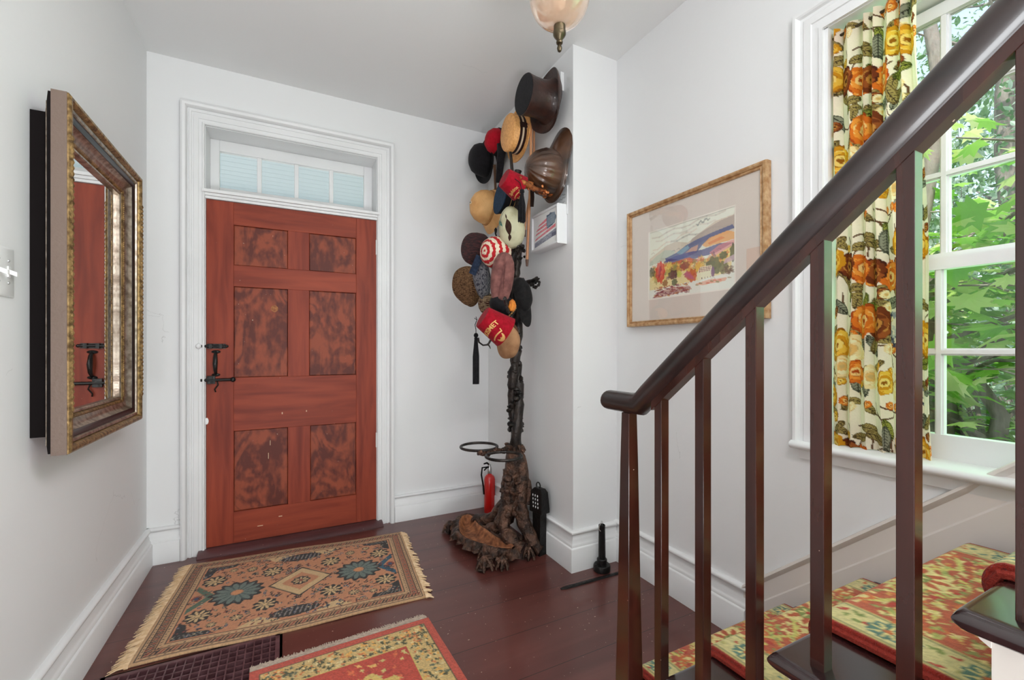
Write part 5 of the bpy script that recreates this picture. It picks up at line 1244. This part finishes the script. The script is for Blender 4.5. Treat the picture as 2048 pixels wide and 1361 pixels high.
# 11 red and white beanie
pc = (996, 506)
def stripes():
    m = mat('striped_crochet', lin((226, 210, 190)), .9, bump=(110, 1, 3, .008)); nt = m.node_tree; L = nt.links; b = nt.nodes['Principled BSDF']
    tc = nt.nodes.new('ShaderNodeTexCoord'); mp = nt.nodes.new('ShaderNodeMapping'); mp.inputs['Location'].default_value = (0, 0, 0); L.new(tc.outputs['Object'], mp.inputs[0])
    nz = nt.nodes.new('ShaderNodeTexNoise'); nz.inputs['Scale'].default_value = 70; L.new(tc.outputs['Object'], nz.inputs[0])
    sp = nt.nodes.new('ShaderNodeSeparateXYZ'); L.new(mp.outputs[0], sp.inputs[0])
    ln_ = nt.nodes.new('ShaderNodeVectorMath'); ln_.operation = 'LENGTH'; sb = nt.nodes.new('ShaderNodeVectorMath'); sb.operation = 'SUBTRACT'; sb.inputs[1].default_value = (0, 0, .105); L.new(mp.outputs[0], sb.inputs[0]); L.new(sb.outputs[0], ln_.inputs[0])
    ad = nt.nodes.new('ShaderNodeMath'); ad.operation = 'MULTIPLY_ADD'; ad.inputs[1].default_value = .022; L.new(nz.outputs[0], ad.inputs[0]); L.new(ln_.outputs['Value'], ad.inputs[2])
    mu = nt.nodes.new('ShaderNodeMath'); mu.operation = 'MULTIPLY'; mu.inputs[1].default_value = 2*math.pi/.033; L.new(ad.outputs[0], mu.inputs[0]); si = nt.nodes.new('ShaderNodeMath'); si.operation = 'SINE'; L.new(mu.outputs[0], si.inputs[0])
    gt = nt.nodes.new('ShaderNodeMath'); gt.operation = 'GREATER_THAN'; gt.inputs[1].default_value = -.05; L.new(si.outputs[0], gt.inputs[0])
    mx = nt.nodes.new('ShaderNodeMixRGB'); L.new(gt.outputs[0], mx.inputs[0]); mx.inputs[1].default_value = (*lin((232, 214, 190)), 1); mx.inputs[2].default_value = (*lin((186, 26, 34)), 1); L.new(mx.outputs[0], b.inputs['Base Color']); return m
t = hat('beanie', at(*pc, 2.55), view(*pc, -.72, .10, .68), view(*pc, 0, 1, 0), 'red and white striped crocheted beanie with a black loop', 'cap')
q = MB(); q.lathe([(.090, -.02), (.093, .01), (.088, .045), (.072, .076), (.046, .096), (.020, .104), (.001, .105)], 40); lb(q, 'crown', stripes(), t)
q = MB(); q.tube([Vector((.088, .0, .02)), Vector((.105, .004, .025)), Vector((.128, .006, .03)), Vector((.134, .0, .03)), Vector((.128, -.006, .03)), Vector((.110, -.002, .028))], .0045, 7); lb(q, 'loop', F['black'], t)
# 13 tweed flat cap
pc = (934, 572)
def tweed(nm, c1, c2, c3, sc=34):
    m = mat(nm, lin(c1), .95, col2=lin(c2), nscale=sc, stretch=(1, 7, 1), lo=.35, hi=.7, spec=.1, bump=(sc*4, .8, 4, .005)); nt = m.node_tree; L = nt.links; b = nt.nodes['Principled BSDF']; src = b.inputs['Base Color'].links[0].from_socket
    tc = nt.nodes.new('ShaderNodeTexCoord'); mp = nt.nodes.new('ShaderNodeMapping'); mp.inputs['Scale'].default_value = (7, 1, 1); L.new(tc.outputs['Object'], mp.inputs[0]); n = nt.nodes.new('ShaderNodeTexNoise'); n.inputs['Scale'].default_value = sc; L.new(mp.outputs[0], n.inputs[0])
    gt = nt.nodes.new('ShaderNodeMath'); gt.operation = 'GREATER_THAN'; gt.inputs[1].default_value = .56; L.new(n.outputs[0], gt.inputs[0]); mx = nt.nodes.new('ShaderNodeMixRGB'); L.new(gt.outputs[0], mx.inputs[0]); L.new(src, mx.inputs[1]); mx.inputs[2].default_value = (*lin(c3), 1); L.new(mx.outputs[0], b.inputs['Base Color']); return m
tw = tweed('brown_tweed', (104, 76, 54), (160, 124, 90), (66, 44, 32), 48)
def flatcap(t, rx, ry, h, m, mv=None, vis=.035):
    q = MB(); q.lathe([(.80, -.55), (.93, -.35), (1.0, .0), (.97, .30), (.82, .62), (.55, .85), (.25, .96), (.001, 1.0)], 44, Matrix.Diagonal((rx, ry, h, 1)), wob=lambda a, z: 1+.03*math.sin(3*a)+.02*math.sin(5*a+1)); lb(q, 'crown', m, t)
    q = MB(); visor(q, rx*.86, ry*.80, vis, -.5*h, .006, .006, 1.0); lb(q, 'visor', mv or m, t)
t = hat('flat_cap', at(*pc, 2.80), view(*pc, -.58, -.18, .80), view(*pc, -.1, -1, 0), 'round brown tweed flat cap, furthest left on the stand', 'cap'); flatcap(t, .126, .108, .050, tw)
# 14 mauve folded cap
pc = (1004, 559)
t = hat('flat_cap', at(*pc, 2.42), view(*pc, .12, 1, 0), view(*pc, -.5, 0, 1), 'mauve brown wool cap folded with a long crease, in front of the stand', 'cap')
q = MB(); q.lathe([(.001, -.145), (.030, -.135), (.050, -.10), (.062, -.05), (.066, 0), (.066, .05), (.058, .095), (.040, .13), (.018, .145), (.001, .147)], 48, Matrix.Diagonal((.75, 1.0, 1, 1)), wob=lambda a, z: 1-.42*math.exp(-((math.atan2(math.sin(a-.12-1.5*z), math.cos(a-.12-1.5*z)))/.22)**2)*min(1, max(0, (.14-abs(z-.0))/.05))); lb(q, 'crown', F['mauve'], t, smooth=80)
q = MB(); q.tube([Vector((.040, .035, -.05)), Vector((.044, .032, .02)), Vector((.040, .030, .07))], .0012, 5); lb(q, 'seam', felt('brown_seam', (80, 46, 42)), t)
# 15 grey patterned cap with denim visor
pc = (964, 560)
t = hat('flat_cap', at(*pc, 2.62), view(*pc, -.12, 1, 0), view(*pc, -.3, 0, 1), 'grey patterned tweed cap with a blue denim visor, between tweed and mauve caps', 'cap')
q = MB(); q.lathe([(.001, -.118), (.022, -.11), (.038, -.08), (.050, -.03), (.055, .02), (.050, .07), (.036, .10), (.001, .112)], 36, Matrix.Diagonal((.7, 1, 1, 1)), wob=lambda a, z: 1-.25*math.exp(-((math.atan2(math.sin(a+.1), math.cos(a+.1)))/.18)**2)); lb(q, 'crown', tweed('grey_tweed', (88, 88, 96), (150, 148, 150), (60, 60, 70), 60), t)
q = MB(); v0 = Matrix.Translation((.045, -.012, .085)) @ Matrix.Rotation(-.55, 4, 'X'); q.box(-.006, .004, -.022, .020, -.055, .060, v0); lb(q, 'denim_visor', felt('denim', (26, 34, 50), (42, 54, 76)), t)
# 16 black caps
pc = (1044, 590)
t = hat('ball_cap', at(*pc, 2.60), view(*pc, .55, .1, .8), view(*pc, .25, -1, 0), 'plain black cap hanging with its visor pointing down at the right', 'cap')
q = MB(); q.lathe([(.085, -.0), (.083, .03), (.068, .065), (.04, .085), (.001, .092)], 32, Matrix.Diagonal((1.2, .66, .6, 1)), wob=lambda a, z: 1+.015*math.cos(6*a)); lb(q, 'crown', felt('charcoal_cotton', (24, 23, 24), (36, 34, 34)), t)
q = MB(); visor(q, .085, .052, .110, .01, .02, .004, 1.2); lb(q, 'visor', felt('charcoal_visor', (26, 25, 26), (38, 36, 36)), t)
pc = (1006, 612)
t = hat('badge_cap', at(*pc, 2.46), view(*pc, .30, .12, .9), view(*pc, .9, -.45, 0), 'black cap with an orange shield badge and small gold letters under the mauve cap', 'cap')
q = MB(); q.lathe([(.080, -.03), (.082, .01), (.074, .04), (.052, .062), (.001, .074)], 32, Matrix.Diagonal((.95, .7, .8, 1))); lb(q, 'crown', F['black'], t)
def bsurf(x, y, o): return Vector((x, y, .059*math.sqrt(max(0.02, 1-(x/.080)**2-(y/.060)**2))+o))
q = MB(); sh_ = [(a*1.5, b_*1.4) for a, b_ in ((-.016, -.006), (-.008, .016), (.006, .024), (.016, .018), (.016, -.002), (.004, -.020), (-.010, -.018))]
ctr = Vector((.038, -.0)); ro = .6
def tr(a, b_): return (.034+a*math.cos(ro)-b_*math.sin(ro), .012+a*math.sin(ro)+b_*math.cos(ro))
q.ring([[bsurf(*tr(a*k, b_*k), o) for a, b_ in sh_] for k, o in ((1.15, .001), (1.15, .014), (1.0, .018))]); lb(q, 'shield_badge', mat('orange_badge', lin((226, 142, 46)), .5, col2=lin((190, 96, 30)), nscale=50), t, smooth=0)
vs, fs = text2d('V F W', .022); q = MB(); q.add([bsurf(.058+y*.8, -.034+x*.8*-1, .010+z) for x, y, z in vs], fs); 
bpy_letters = q
q = MB(); R = random.Random(3)
for k in range(5):
    a = .050+.003*k; b_ = -.036+.013*k; q.ring([[bsurf(a+dx, b_+dy, o) for dx, dy in ((-.005, -.004), (.004, -.005), (.006, .003), (-.002, .005))] for o in (.001, .006)])
lb(q, 'gold_letters', F['goldt'], t, smooth=0)
# 18 tan cap
pc = (1016, 684)
t = hat('flat_cap', at(*pc, 2.50), view(*pc, -.42, -.28, .86), view(*pc, .2, 1, 0), 'tan suede flat cap, lowest on the stand below the larger fez', 'cap'); flatcap(t, .104, .072, .045, F['tan'], felt('brown_edge', (74, 48, 32), (96, 64, 44)), .02)
# 19 woven cap peeking behind
pc = (974, 608)
t = hat('skull_cap', at(*pc, 2.66), view(*pc, -.8, -.1, .5), view(*pc, 0, 1, 0), 'small woven tan and brown cap peeking out above the larger fez', 'cap')
q = MB(); q.lathe([(.062, -.02), (.062, .02), (.054, .030), (.001, .034)], 30); lb(q, 'crown', tweed('woven_stripe', (120, 96, 72), (176, 154, 126), (70, 40, 34), 24), t)

# ---- strap, canes, crop
def strip(name, pts, w0, w1, m, label, cat, tt, th=.006):
    P = [at(x, y, tt) for x, y in pts]; t_ = P[0]; Rr = Vector((FY, -FX, 0)); n_ = Vector((FX, FY, 0))
    q = MB(); k = len(P); q.ring([[p-Rr*w, p-Rr*w*.8-n_*th, p+Rr*w*.8-n_*th, p+Rr*w] for p, w in ((P[i], w0+(w1-w0)*i/(k-1)) for i in range(k))])
    return tag(q.build(name, m, smooth=40), label, cat)
strip('neck_scarf', [(1003, 288), (1003, 305), (1001, 325), (999, 345), (997, 366)], .030, .019, F['black'], 'black cloth scarf hanging beneath the straw boater and red cap', 'scarf', 2.82, .010)
strip('leather_strap', [(989, 330), (990, 350), (991, 380)], .010, .008, felt('brown_leather', (92, 66, 50)), 'narrow brown leather strap hanging beside the black bowler hat', 'strap', 2.9)
strip('leather_strap', [(1064, 376), (1065, 395), (1064, 414)], .012, .010, felt('dark_leather', (44, 28, 22)), 'short dark leather strap beside the walking canes, below the fire helmet', 'strap', 2.56)
canem = mat('cane_wood', lin((176, 116, 76)), .45, col2=lin((208, 150, 106)), nscale=20, stretch=(1, 1, .2), bump=(40, .3))
for (pts, tt, r, lab, nm) in (([(1062, 262), (1062, 300), (1060, 380), (1057, 450), (1054, 521)], 2.60, .0085, 'long pale wooden cane with a dark tip hanging below the fire helmet', 'walking_cane'),
                          ([(1068, 262), (1068, 300), (1061, 380), (1053, 430), (1050, 462)], 2.63, .006, 'thinner pale wooden cane crossing behind the longer one', 'walking_cane')):
    e = at(*pts[-1], tt); b0 = at(*pts[0], tt); t = thing(nm, e, lab, 'cane', 'canes hanging on the side wall')
    q = MB(); top = [b0+Vector((0, .05, .01)), b0+Vector((0, .035, .045)), b0+Vector((0, .012, .048)), b0]
    q.tube(top+[at(x, y, tt) for x, y in pts[1:]], r, 8); q.build('shaft', canem, t)
    q = MB(); q.tube([e+Vector((0, 0, .004)), e-Vector((0, 0, .035))], [r*1.15, r*.8], 8); q.build('ferrule', mat('ferrule', lin((88, 52, 34)), .5), t)

# ------------------------------------------------------------------ flag print and small frames on the chimney side
def flag_print():
    y0, y1, z0, z1 = 2.085, 2.355, 1.80, 2.055
    A = {k: on_x(*v, 1.335) for k, v in dict(TL=(1062, 439), BL=(1065, 510), TR=(1113, 404), BR=(1121, 480)).items()}
    y0 = (A['TR'].y+A['BR'].y)/2; y1 = (A['TL'].y+A['BL'].y)/2; z0 = (A['BL'].z+A['BR'].z)/2; z1 = (A['TL'].z+A['TR'].z)/2
    t = thing('flag_picture', (XP, (y0+y1)/2, (z0+z1)/2), 'white box-framed picture of a brushed red, white and blue flag on the chimney side', 'picture')
    wm = mat('white_lacquer', (.82, .82, .84), .35); xf = 1.335
    q = MB(); mitre(q, (xf, 0, 0), (0, 1, 0), (0, 0, 1), (-1, 0, 0), y0+.014, y1-.014, z0+.014, z1-.014, [(0, -.006), (0, .006), (.010, .008), (.014, .004), (.014, -.057)]); q.build('picture_frame', wm, t, smooth=0)
    q = MB(); q.box(xf+.012, XP-.001, y0+.02, y1-.02, z0+.02, z1-.02); q.build('backing', wm, t, smooth=0)
    w, h = (y1-y0)-.028, (z1-z0)-.028; c = Cv(w, h, .0021, (226, 226, 230)); R = random.Random(5)
    def S(lst): return [(a*w, b_*h) for a, b_ in lst]
    for k, (a0, b0, a1, b1, th) in enumerate(((.20, .30, .60, .22, .05), (.12, .42, .60, .35, .05), (.08, .54, .60, .47, .045), (.06, .69, .92, .50, .05))):
        c.poly(S([(a0, b0+th), (a0+.06, b0-th*.3), (a1, b1-th), (a1, b1+th)]), (206, 98, 112), .9)
    c.poly(S([(.06, .80), (.94, .60), (.97, .78), (.06, .95)]), (116, 118, 136), .9)
    c.ell(.75*w, .27*h, .19*w, .19*h, (84, 98, 116), 0, .95, .06, 7); c.rect(.56*w, .75*w, .10*h, .44*h, (84, 98, 116)); c.poly(S([(.58, .46), (.80, .42), (.82, .46), (.60, .52)]), (84, 98, 116))
    for k in range(14):
        y = (.12+.022*k)*h; c.line((.58*w, y+.01), (.90*w, y-.004), .0012, (160, 172, 184), .8)
    for k in range(60): c.line((R.uniform(.06, .9)*w, R.uniform(.2, .95)*h), (R.uniform(.06, .9)*w, R.uniform(.2, .95)*h), .0006, (226, 226, 230), .25)
    for k in range(6): c.line(((.78+.028*k)*w, .70*h), ((.78+.028*k)*w, .80*h), .0022, (58, 62, 84))
    cv_grid(c, lambda u, v: (xf+.004, y1-.014-u, z1-.014-v)).build('flag_print', M['attrpaper'], t, recalc=False, smooth=0)
flag_print()
wm2 = mat('white_frame_paint', (.80, .80, .81), .4)
def wallframe(px0, py0, px1, py1, yfar, label, xf=1.372):
    a = on_x(px1, py0, xf); b_ = on_x(px1, py1, xf); z1, z0 = a.z, b_.z; y0 = (a.y+b_.y)/2
    t = thing('picture_frame', (XP, (y0+yfar)/2, (z0+z1)/2), label, 'picture frame', 'small white frames on the chimney side')
    q = MB(); mitre(q, (xf, 0, 0), (0, 1, 0), (0, 0, 1), (-1, 0, 0), y0+.012, yfar-.012, z0+.012, z1-.012, [(0, 0), (0, .003), (.012, .003), (.012, -.020)]); q.build('moulding', wm2, t, smooth=0)
    q = MB(); q.box(xf+.001, XP-.001, y0+.01, yfar-.01, z0+.01, z1-.01); q.build('picture_face', wm2, t, smooth=0)
wallframe(1100, 143, 1122, 180, 2.30, 'small white frame behind the brown top hat')
wallframe(1100, 283, 1122, 320, 2.30, 'small white frame behind the pointed brim of the fire helmet')
a = on_x(1121, 382, 1.388); b_ = on_x(1134, 430, 1.388)
q = MB(); q.box(1.386, XP-.0005, b_.y-.004, a.y+.05, b_.z+.005, a.z+.01); t = tag(q.build('note_card', wm2, smooth=0), 'thin white note card with faint grey scribbles above the flag picture', 'card')
q = MB(); R = random.Random(7)
for k in range(5):
    z = b_.z+.035+.022*k; ys = [b_.y+.012+.012*i for i in range(6)]
    q.tube([(1.3855, y, z+R.uniform(-.006, .006)) for y in ys], .0012, 4)
q.build('scribble', mat('pencil', lin((150, 150, 150)), .8), t)

# ------------------------------------------------------------------ things on the floor
def lathe_thing(q, prof, x, y, n=28): q.lathe(prof, n, Matrix.Translation((x, y, 0)))
ex, ey = 1.335, 2.965
t = thing('fire_extinguisher', (ex, ey, 0), 'small red fire extinguisher in the corner behind the hall stand', 'fire extinguisher')
q = MB(); lathe_thing(q, [(.036, .0), (.040, .004), (.041, .02), (.041, .242), (.036, .262), (.024, .276), (.015, .281), (.015, .290)], ex, ey); q.build('cylinder', mat('extinguisher_red', lin((200, 22, 18)), .25, coat=.6), t)
q = MB(); lathe_thing(q, [(.0155, .288), (.017, .291), (.017, .325), (.012, .338), (.012, .355), (.001, .356)], ex, ey); vl_ = q.build('valve', M['steel'], t)
q = MB(); q.tube([(ex-.005, ey, .352), (ex-.03, ey-.02, .372), (ex-.06, ey-.035, .372)], [.006, .007, .005], 8); q.tube([(ex, ey, .335), (ex-.03, ey-.02, .338), (ex-.058, ey-.035, .325)], .005, 8); q.tube([(ex-.01, ey, .335), (ex-.05, ey+.02, .33), (ex-.060, ey+.012, .28), (ex-.050, ey, .20), (ex-.045, ey, .14)], .006, 8); q.build('handle_and_hose', M['black'], vl_)
# perforated black box on a narrow body
bx, by = 1.328, 2.235
t = thing('iron_lantern', (bx, by, 0), 'narrow black metal lantern box with rows of small white holes, right of the hall stand', 'lantern')
Mz = Matrix.Translation((bx, by, 0)) @ Matrix.Rotation(math.radians(12), 4, 'Z')
bm_ = mat('blackened_metal', lin((20, 18, 18)), .4, .4, bump=(60, .4))
q = MB(); q.ring([[Mz @ Vector((sx*w_, sy*d_, z)) for sx, sy in ((-1, -1), (-1, 1), (1, 1), (1, -1))] for z, w_, d_ in ((0, .030, .032), (.05, .026, .030), (.24, .024, .034), (.26, .024, .036))]); q.build('body', bm_, t, smooth=0)
q = MB(); q.ring([[Mz @ Vector((sx*w_, sy*d_+o, z)) for sx, sy in ((-1, -1), (-1, 1), (1, 1), (1, -1))] for z, w_, d_, o in ((.245, .034, .052, 0), (.27, .034, .052, 0), (.365, .026, .046, .0), (.385, .018, .030, .0))]); hd_ = q.build('hood', bm_, t, smooth=0, bevel=.003)
q = MB(); q.tube([Mz @ Vector((0, .010+.016*math.cos(a), .397+.018*math.sin(a))) for a in [2*math.pi*k/16 for k in range(16)]], .004, 6, loop=True); q.build('ring_handle', bm_, t)
q = MB()
for r in range(4):
    for c_ in range(3):
        z = .282+.021*r; y = -.024+.020*c_+.003*r; x = -.034+.0842*(z-.27)*.95-.0018
        q.blob(Mz @ Vector((x, y, z)), (.0022, .0042, .0072), 8)
q.build('light_hole', mat('hole_white', (.9, .9, .9), .5), hd_)
# iron door stop with leather loop
cx_, cy_ = 1.525, 1.905
t = thing('candlestick', (cx_, cy_, 0), 'black iron cylinder standing on a round base in front of the chimney corner', 'door stop')
q = MB(); lathe_thing(q, [(.042, 0), (.045, .004), (.045, .030), (.042, .036), (.026, .038), (.024, .041)], cx_, cy_); q.build('round_base', bm_, t)
q = MB(); lathe_thing(q, [(.022, .038), (.027, .040), (.027, .064), (.024, .068), (.019, .069)], cx_, cy_); q.build('collar', bm_, t)
q = MB(); lathe_thing(q, [(.0195, .066), (.0195, .09), (.0175, .235), (.018, .248), (.0155, .250), (.014, .236), (.001, .236)], cx_, cy_); q.build('tube', bm_, t)
q = MB(); q.tube([(cx_-.006, cy_, .24), (cx_-.012, cy_-.004, .262), (cx_-.022, cy_-.008, .252), (cx_-.026, cy_-.008, .232), (cx_-.020, cy_-.014, .222)], .0018, 6); q.tube([(cx_, cy_, .238), (cx_-.004, cy_, .27)], .0016, 5); q.tube([(cx_+.004, cy_, .238), (cx_+.004, cy_, .268)], .0014, 5); q.build('wire_loop', M['steel'], t)
q = MB(); n = 14; rings = []
for i in range(n+1):
    s = i/n; x = 1.222+.43*s; y = 1.848-.010*s; w_ = .013*(1-.35*s)*min(1, (s*14+.35)); rings.append([Vector((x, y-w_, .001)), Vector((x, y+w_, .001)), Vector((x, y+w_*.6, .008)), Vector((x, y-w_*.6, .008))])
q.ring(rings); tag(q.build('iron_bar', bm_, smooth=40), 'flat black iron bar lying on the floor below the black cylinder', 'bar')
# ------------------------------------------------------------------ outdoors
def leafmat(nm, c1, c2, tr=.45, rough=.45):
    return mat(nm, lin(c1), rough, col2=lin(c2), nscale=3, ndetail=2, transl=tr, spec=.4)
ML = [leafmat('maple_leaf', (112, 184, 66), (158, 214, 92)), leafmat('maple_leaf_light', (190, 226, 120), (224, 238, 168))]
SL = [leafmat('shrub_leaf', (84, 128, 80), (126, 168, 116), .4), leafmat('shrub_leaf_pale', (156, 190, 160), (206, 222, 204), .4)]
bark_m = mat('bark', lin((104, 96, 88)), .9, col2=lin((160, 152, 142)), nscale=12, stretch=(1, 1, .3), bump=(30, .8, 5, .02))
MAPLE = [(0, -.5), (.10, -.30), (.42, -.34), (.30, -.14), (.56, .08), (.30, .10), (.30, .26), (.12, .20), (0, .58), (-.12, .20), (-.30, .26), (-.30, .10), (-.56, .08), (-.30, -.14), (-.42, -.34), (-.10, -.30)]
def add_leaf(mb, p, s, R, shape, tilt=.6, m=0):
    az = R.uniform(0, 6.28); M_ = Matrix.Rotation(az, 3, 'Z') @ Matrix.Rotation(R.gauss(0, tilt), 3, 'X') @ Matrix.Rotation(R.gauss(0, tilt*.7), 3, 'Y')
    vs = [p+M_ @ Vector((x*s, y*s, -abs(x)*s*.25-max(0, y)*s*.15)) for x, y in shape]; c = p+M_ @ Vector((0, -.02*s, .02*s)); n = len(vs)
    mb.add([c]+vs, [(0, 1+i, 1+(i+1) % n) for i in range(n)], m)
OV = [(0, -.5), (.2, -.2), (.22, .1), (0, .5), (-.22, .1), (-.2, -.2)]
# ground bank rising away from the house
gm = mat('leaf_litter', lin((120, 134, 96)), .95, col2=lin((186, 192, 160)), nscale=6, bump=(20, 1, 5, .05))
def gz(x, y): return -.15+.085*max(0, x-2.2)+.05*math.sin(x*1.3+y)+.04*math.sin(y*2.1)
q = MB(); grid(40, 60, lambda u, v: (1.95+u*24, -12+v*32, gz(1.95+u*24, -12+v*32)), q)
o = struct(q.build('ground', gm, recalc=False, smooth=180))
q = MB(); q.box(-6, 3.0, 3.46, 14, -.25, -.12); struct(q.build('front_path', mat('flagstone', lin((190, 186, 176)), .9, bump=(12, .5)), smooth=0))
# maples close to the window
def maple(x, y, h, name_label, seed, nl, rx, ry, z0, z1, ls, dens_m=.4):
    R = random.Random(seed); t = thing('maple_tree', (x, y, gz(x, y)), name_label, 'tree', 'trees outside the window'); q = MB(); zb = gz(x, y)-.05
    q.tube([(x+.05*math.sin(k*1.3+seed), y+.05*math.cos(k*1.7), zb+h*k/7) for k in range(8)], [.075*(1-.09*k) for k in range(8)], 9); brs = []
    for k in range(16):
        z = R.uniform(z0, z1); a = R.uniform(0, 6.28); e = Vector((x+rx*.9*math.cos(a), y+ry*.9*math.sin(a), z+R.uniform(-.1, .25))); s = Vector((x, y, z-.25)); brs.append((s, e))
        q.tube([s, (s+e)/2+Vector((0, 0, .08)), e], [.016, .009, .004], 6)
        for j in range(3):
            f = s.lerp(e, R.uniform(.3, .9)); g = f+Vector((R.uniform(-.4, .4), R.uniform(-.4, .4), R.uniform(-.12, .05))); q.tube([f, g], [.005, .0025], 5); brs.append((f, g))
    q.build('trunk_and_branches', bark_m, t, smooth=60); q = MB()
    for k in range(nl):
        s, e = R.choice(brs); p = s.lerp(e, R.uniform(.2, 1.05))+Vector((R.gauss(0, .16), R.gauss(0, .16), R.gauss(0, .10)))
        if p.x < 2.25: continue
        add_leaf(q, p, ls*R.uniform(.6, 1.25), R, MAPLE, .45, 0 if R.random() > dens_m else 1)
    q.build('foliage', ML, t, recalc=False, smooth=0)
maple(3.25, 1.15, 3.4, 'young maple with broad bright green leaves just outside the window', 5, 620, 1.0, 1.2, 1.2, 1.95, .15)
maple(3.6, .15, 3.6, 'second young maple with pale green leaves, right of the first', 9, 600, 1.1, 1.2, 1.1, 2.1, .15)
maple(4.3, 2.6, 4.6, 'taller maple with high hanging leaves behind the young maples', 14, 1000, 1.5, 1.5, 2.3, 3.7, .17)
maple(3.2, .9, 1.15, 'low maple sapling spreading under the window level', 25, 420, .9, 1.0, .75, 1.05, .12)
# trunks further back
def trunk(x, y, r, h, lean, label, seed):
    R = random.Random(seed); t = thing('tree', (x, y, gz(x, y)), label, 'tree', 'trees outside the window'); q = MB(); z = gz(x, y)-.1
    q.tube([(x+lean*k/8+.06*math.sin(k+seed), y+.3*lean*k/8+.05*math.cos(k*1.4), z+h*k/8) for k in range(9)], [r*(1-.07*k) for k in range(9)], 10)
    for k in range(12):
        zz = R.uniform(.25, .95)*h; s = Vector((x+lean*zz/h, y+.3*lean*zz/h, z+zz)); d = Vector((R.uniform(-1, 1), R.uniform(-1, 1), R.uniform(.0, .7)))*R.uniform(.6, 1.4); q.tube([s, s+d*.5+Vector((0, 0, -.08)), s+d], [r*.25, r*.15, r*.05], 6)
    q.build('trunk', bark_m, t, smooth=60)
    q = MB()
    for k in range(2600):
        a = R.uniform(0, 6.28); rr = 1.7*math.sqrt(R.random()); p = Vector((x+lean*.8+rr*math.cos(a), y+rr*math.sin(a), z+h*.62+R.gauss(0, h*.22))); add_leaf(q, p, R.uniform(.05, .11), R, OV, .9, 0 if R.random() > .35 else 1)
    q.build('foliage', SL, t, recalc=False, smooth=0)
trunk(6.3, 3.0, .16, 6.0, .5, 'dark leaning tree with vines behind the maples', 3)
trunk(7.8, 2.0, .13, 6.5, -.3, 'slim tree standing deep in the wood, middle of the view', 6)
trunk(8.6, 3.9, .14, 6.5, .2, 'slim tree standing deep in the wood, at the left of the view', 8)
trunk(7.2, .6, .12, 6.0, .3, 'slim tree standing deep in the wood, at the right of the view', 12)
trunk(10.5, 5.6, .2, 8, .3, 'thick far tree in the wood seen past the curtain', 15)
# undergrowth
def bush(x, y, rx, ry, rz, n, label, seed, s=.07):
    R = random.Random(seed); zb = gz(x, y); t = thing('shrub', (x, y, zb), label, 'shrub', 'shrubs outside the window'); q = MB()
    for k in range(9): 
        a = R.uniform(0, 6.28); q.tube([(x, y, zb-.05), (x+.3*rx*math.cos(a), y+.3*ry*math.sin(a), zb+rz*.8), (x+.7*rx*math.cos(a), y+.7*ry*math.sin(a), zb+rz*1.4)], [.012, .008, .003], 5)
    q.build('stems', bark_m, t); q = MB()
    for k in range(n):
        v = Vector((R.gauss(0, 1), R.gauss(0, 1), R.gauss(0, 1))).normalized()*(R.random()**.4); p = Vector((x+v.x*rx, y+v.y*ry, zb+rz*.9+v.z*rz))
        add_leaf(q, p, s*R.uniform(.6, 1.4), R, OV, .9, 0 if R.random() > .45 else 1)
    q.build('foliage', SL, t, recalc=False, smooth=0)
bush(4.6, 1.5, 1.0, 1.1, .50, 2000, 'low leafy shrub on the bank nearest the window', 31)
bush(5.0, .2, 1.0, 1.0, .50, 1800, 'low leafy shrub on the bank right of the nearest one', 32)
bush(5.6, 2.6, 1.1, 1.3, .70, 2400, 'middle shrub on the bank below the leaning tree', 33)
bush(7.0, 1.6, 1.5, 1.6, 1.1, 3200, 'tall pale shrub behind the low ones', 34, .09)
bush(8.4, 3.6, 1.9, 2.0, 1.6, 3200, 'broad shrub at the back on the left', 35, .11)
bush(9.0, .4, 1.9, 2.2, 1.6, 3000, 'broad shrub at the back on the right', 36, .11)
bush(11.5, 3.5, 2.6, 3.4, 3.4, 5200, 'far thicket closing the view', 37, .16)
bush(13.5, 1.0, 2.8, 3.6, 3.2, 3600, 'far thicket on the right side of the view', 38, .18)
bush(12.5, 7.0, 2.8, 3.2, 4.0, 4000, 'far thicket on the left side of the view', 39, .18)
trunk(6.0, -2.2, .14, 5.5, .2, 'tree standing to the right beyond the stair window', 41)
bush(4.6, -1.5, 1.0, 1.0, .9, 1800, 'leafy shrub right of the stair window', 42, .09)
bush(8.5, -3.6, 2.4, 2.2, 3.0, 2600, 'tall thicket to the far right beyond the stair window', 43, .16)
bush(5.6, -4.6, 1.8, 1.8, 2.2, 1800, 'dense shrub at the far right near the house', 44, .13)
# porch seen through the transom
pm = mat('porch_paint', lin((214, 228, 236)), .6)
q = MB()
for k in range(22): q.box(-3.2, 3.2, 3.46+.115*k, 3.46+.115*k+.110, 2.86, 2.885)
q.box(-3.2, 3.2, 3.4, 6.0, 2.885, 2.93); struct(q.build('porch_ceiling', pm, smooth=0))
q = MB(); q.box(-3.2, 3.2, 5.55, 5.72, 2.62, 2.90); q.box(-3.2, 3.2, 5.50, 5.77, 2.60, 2.63)
for x in (-2.4, 2.4): q.box(x-.07, x+.07, 5.56, 5.70, -.12, 2.62)
struct(q.build('porch_beam', mat('porch_beam_paint', lin((176, 202, 210)), .6), smooth=0))
area('porch_daylight', (0.1, 4.6, -0.05), (0.1, 4.5, 3), 3.5, 2.0, 22, (.88, .96, 1.0))
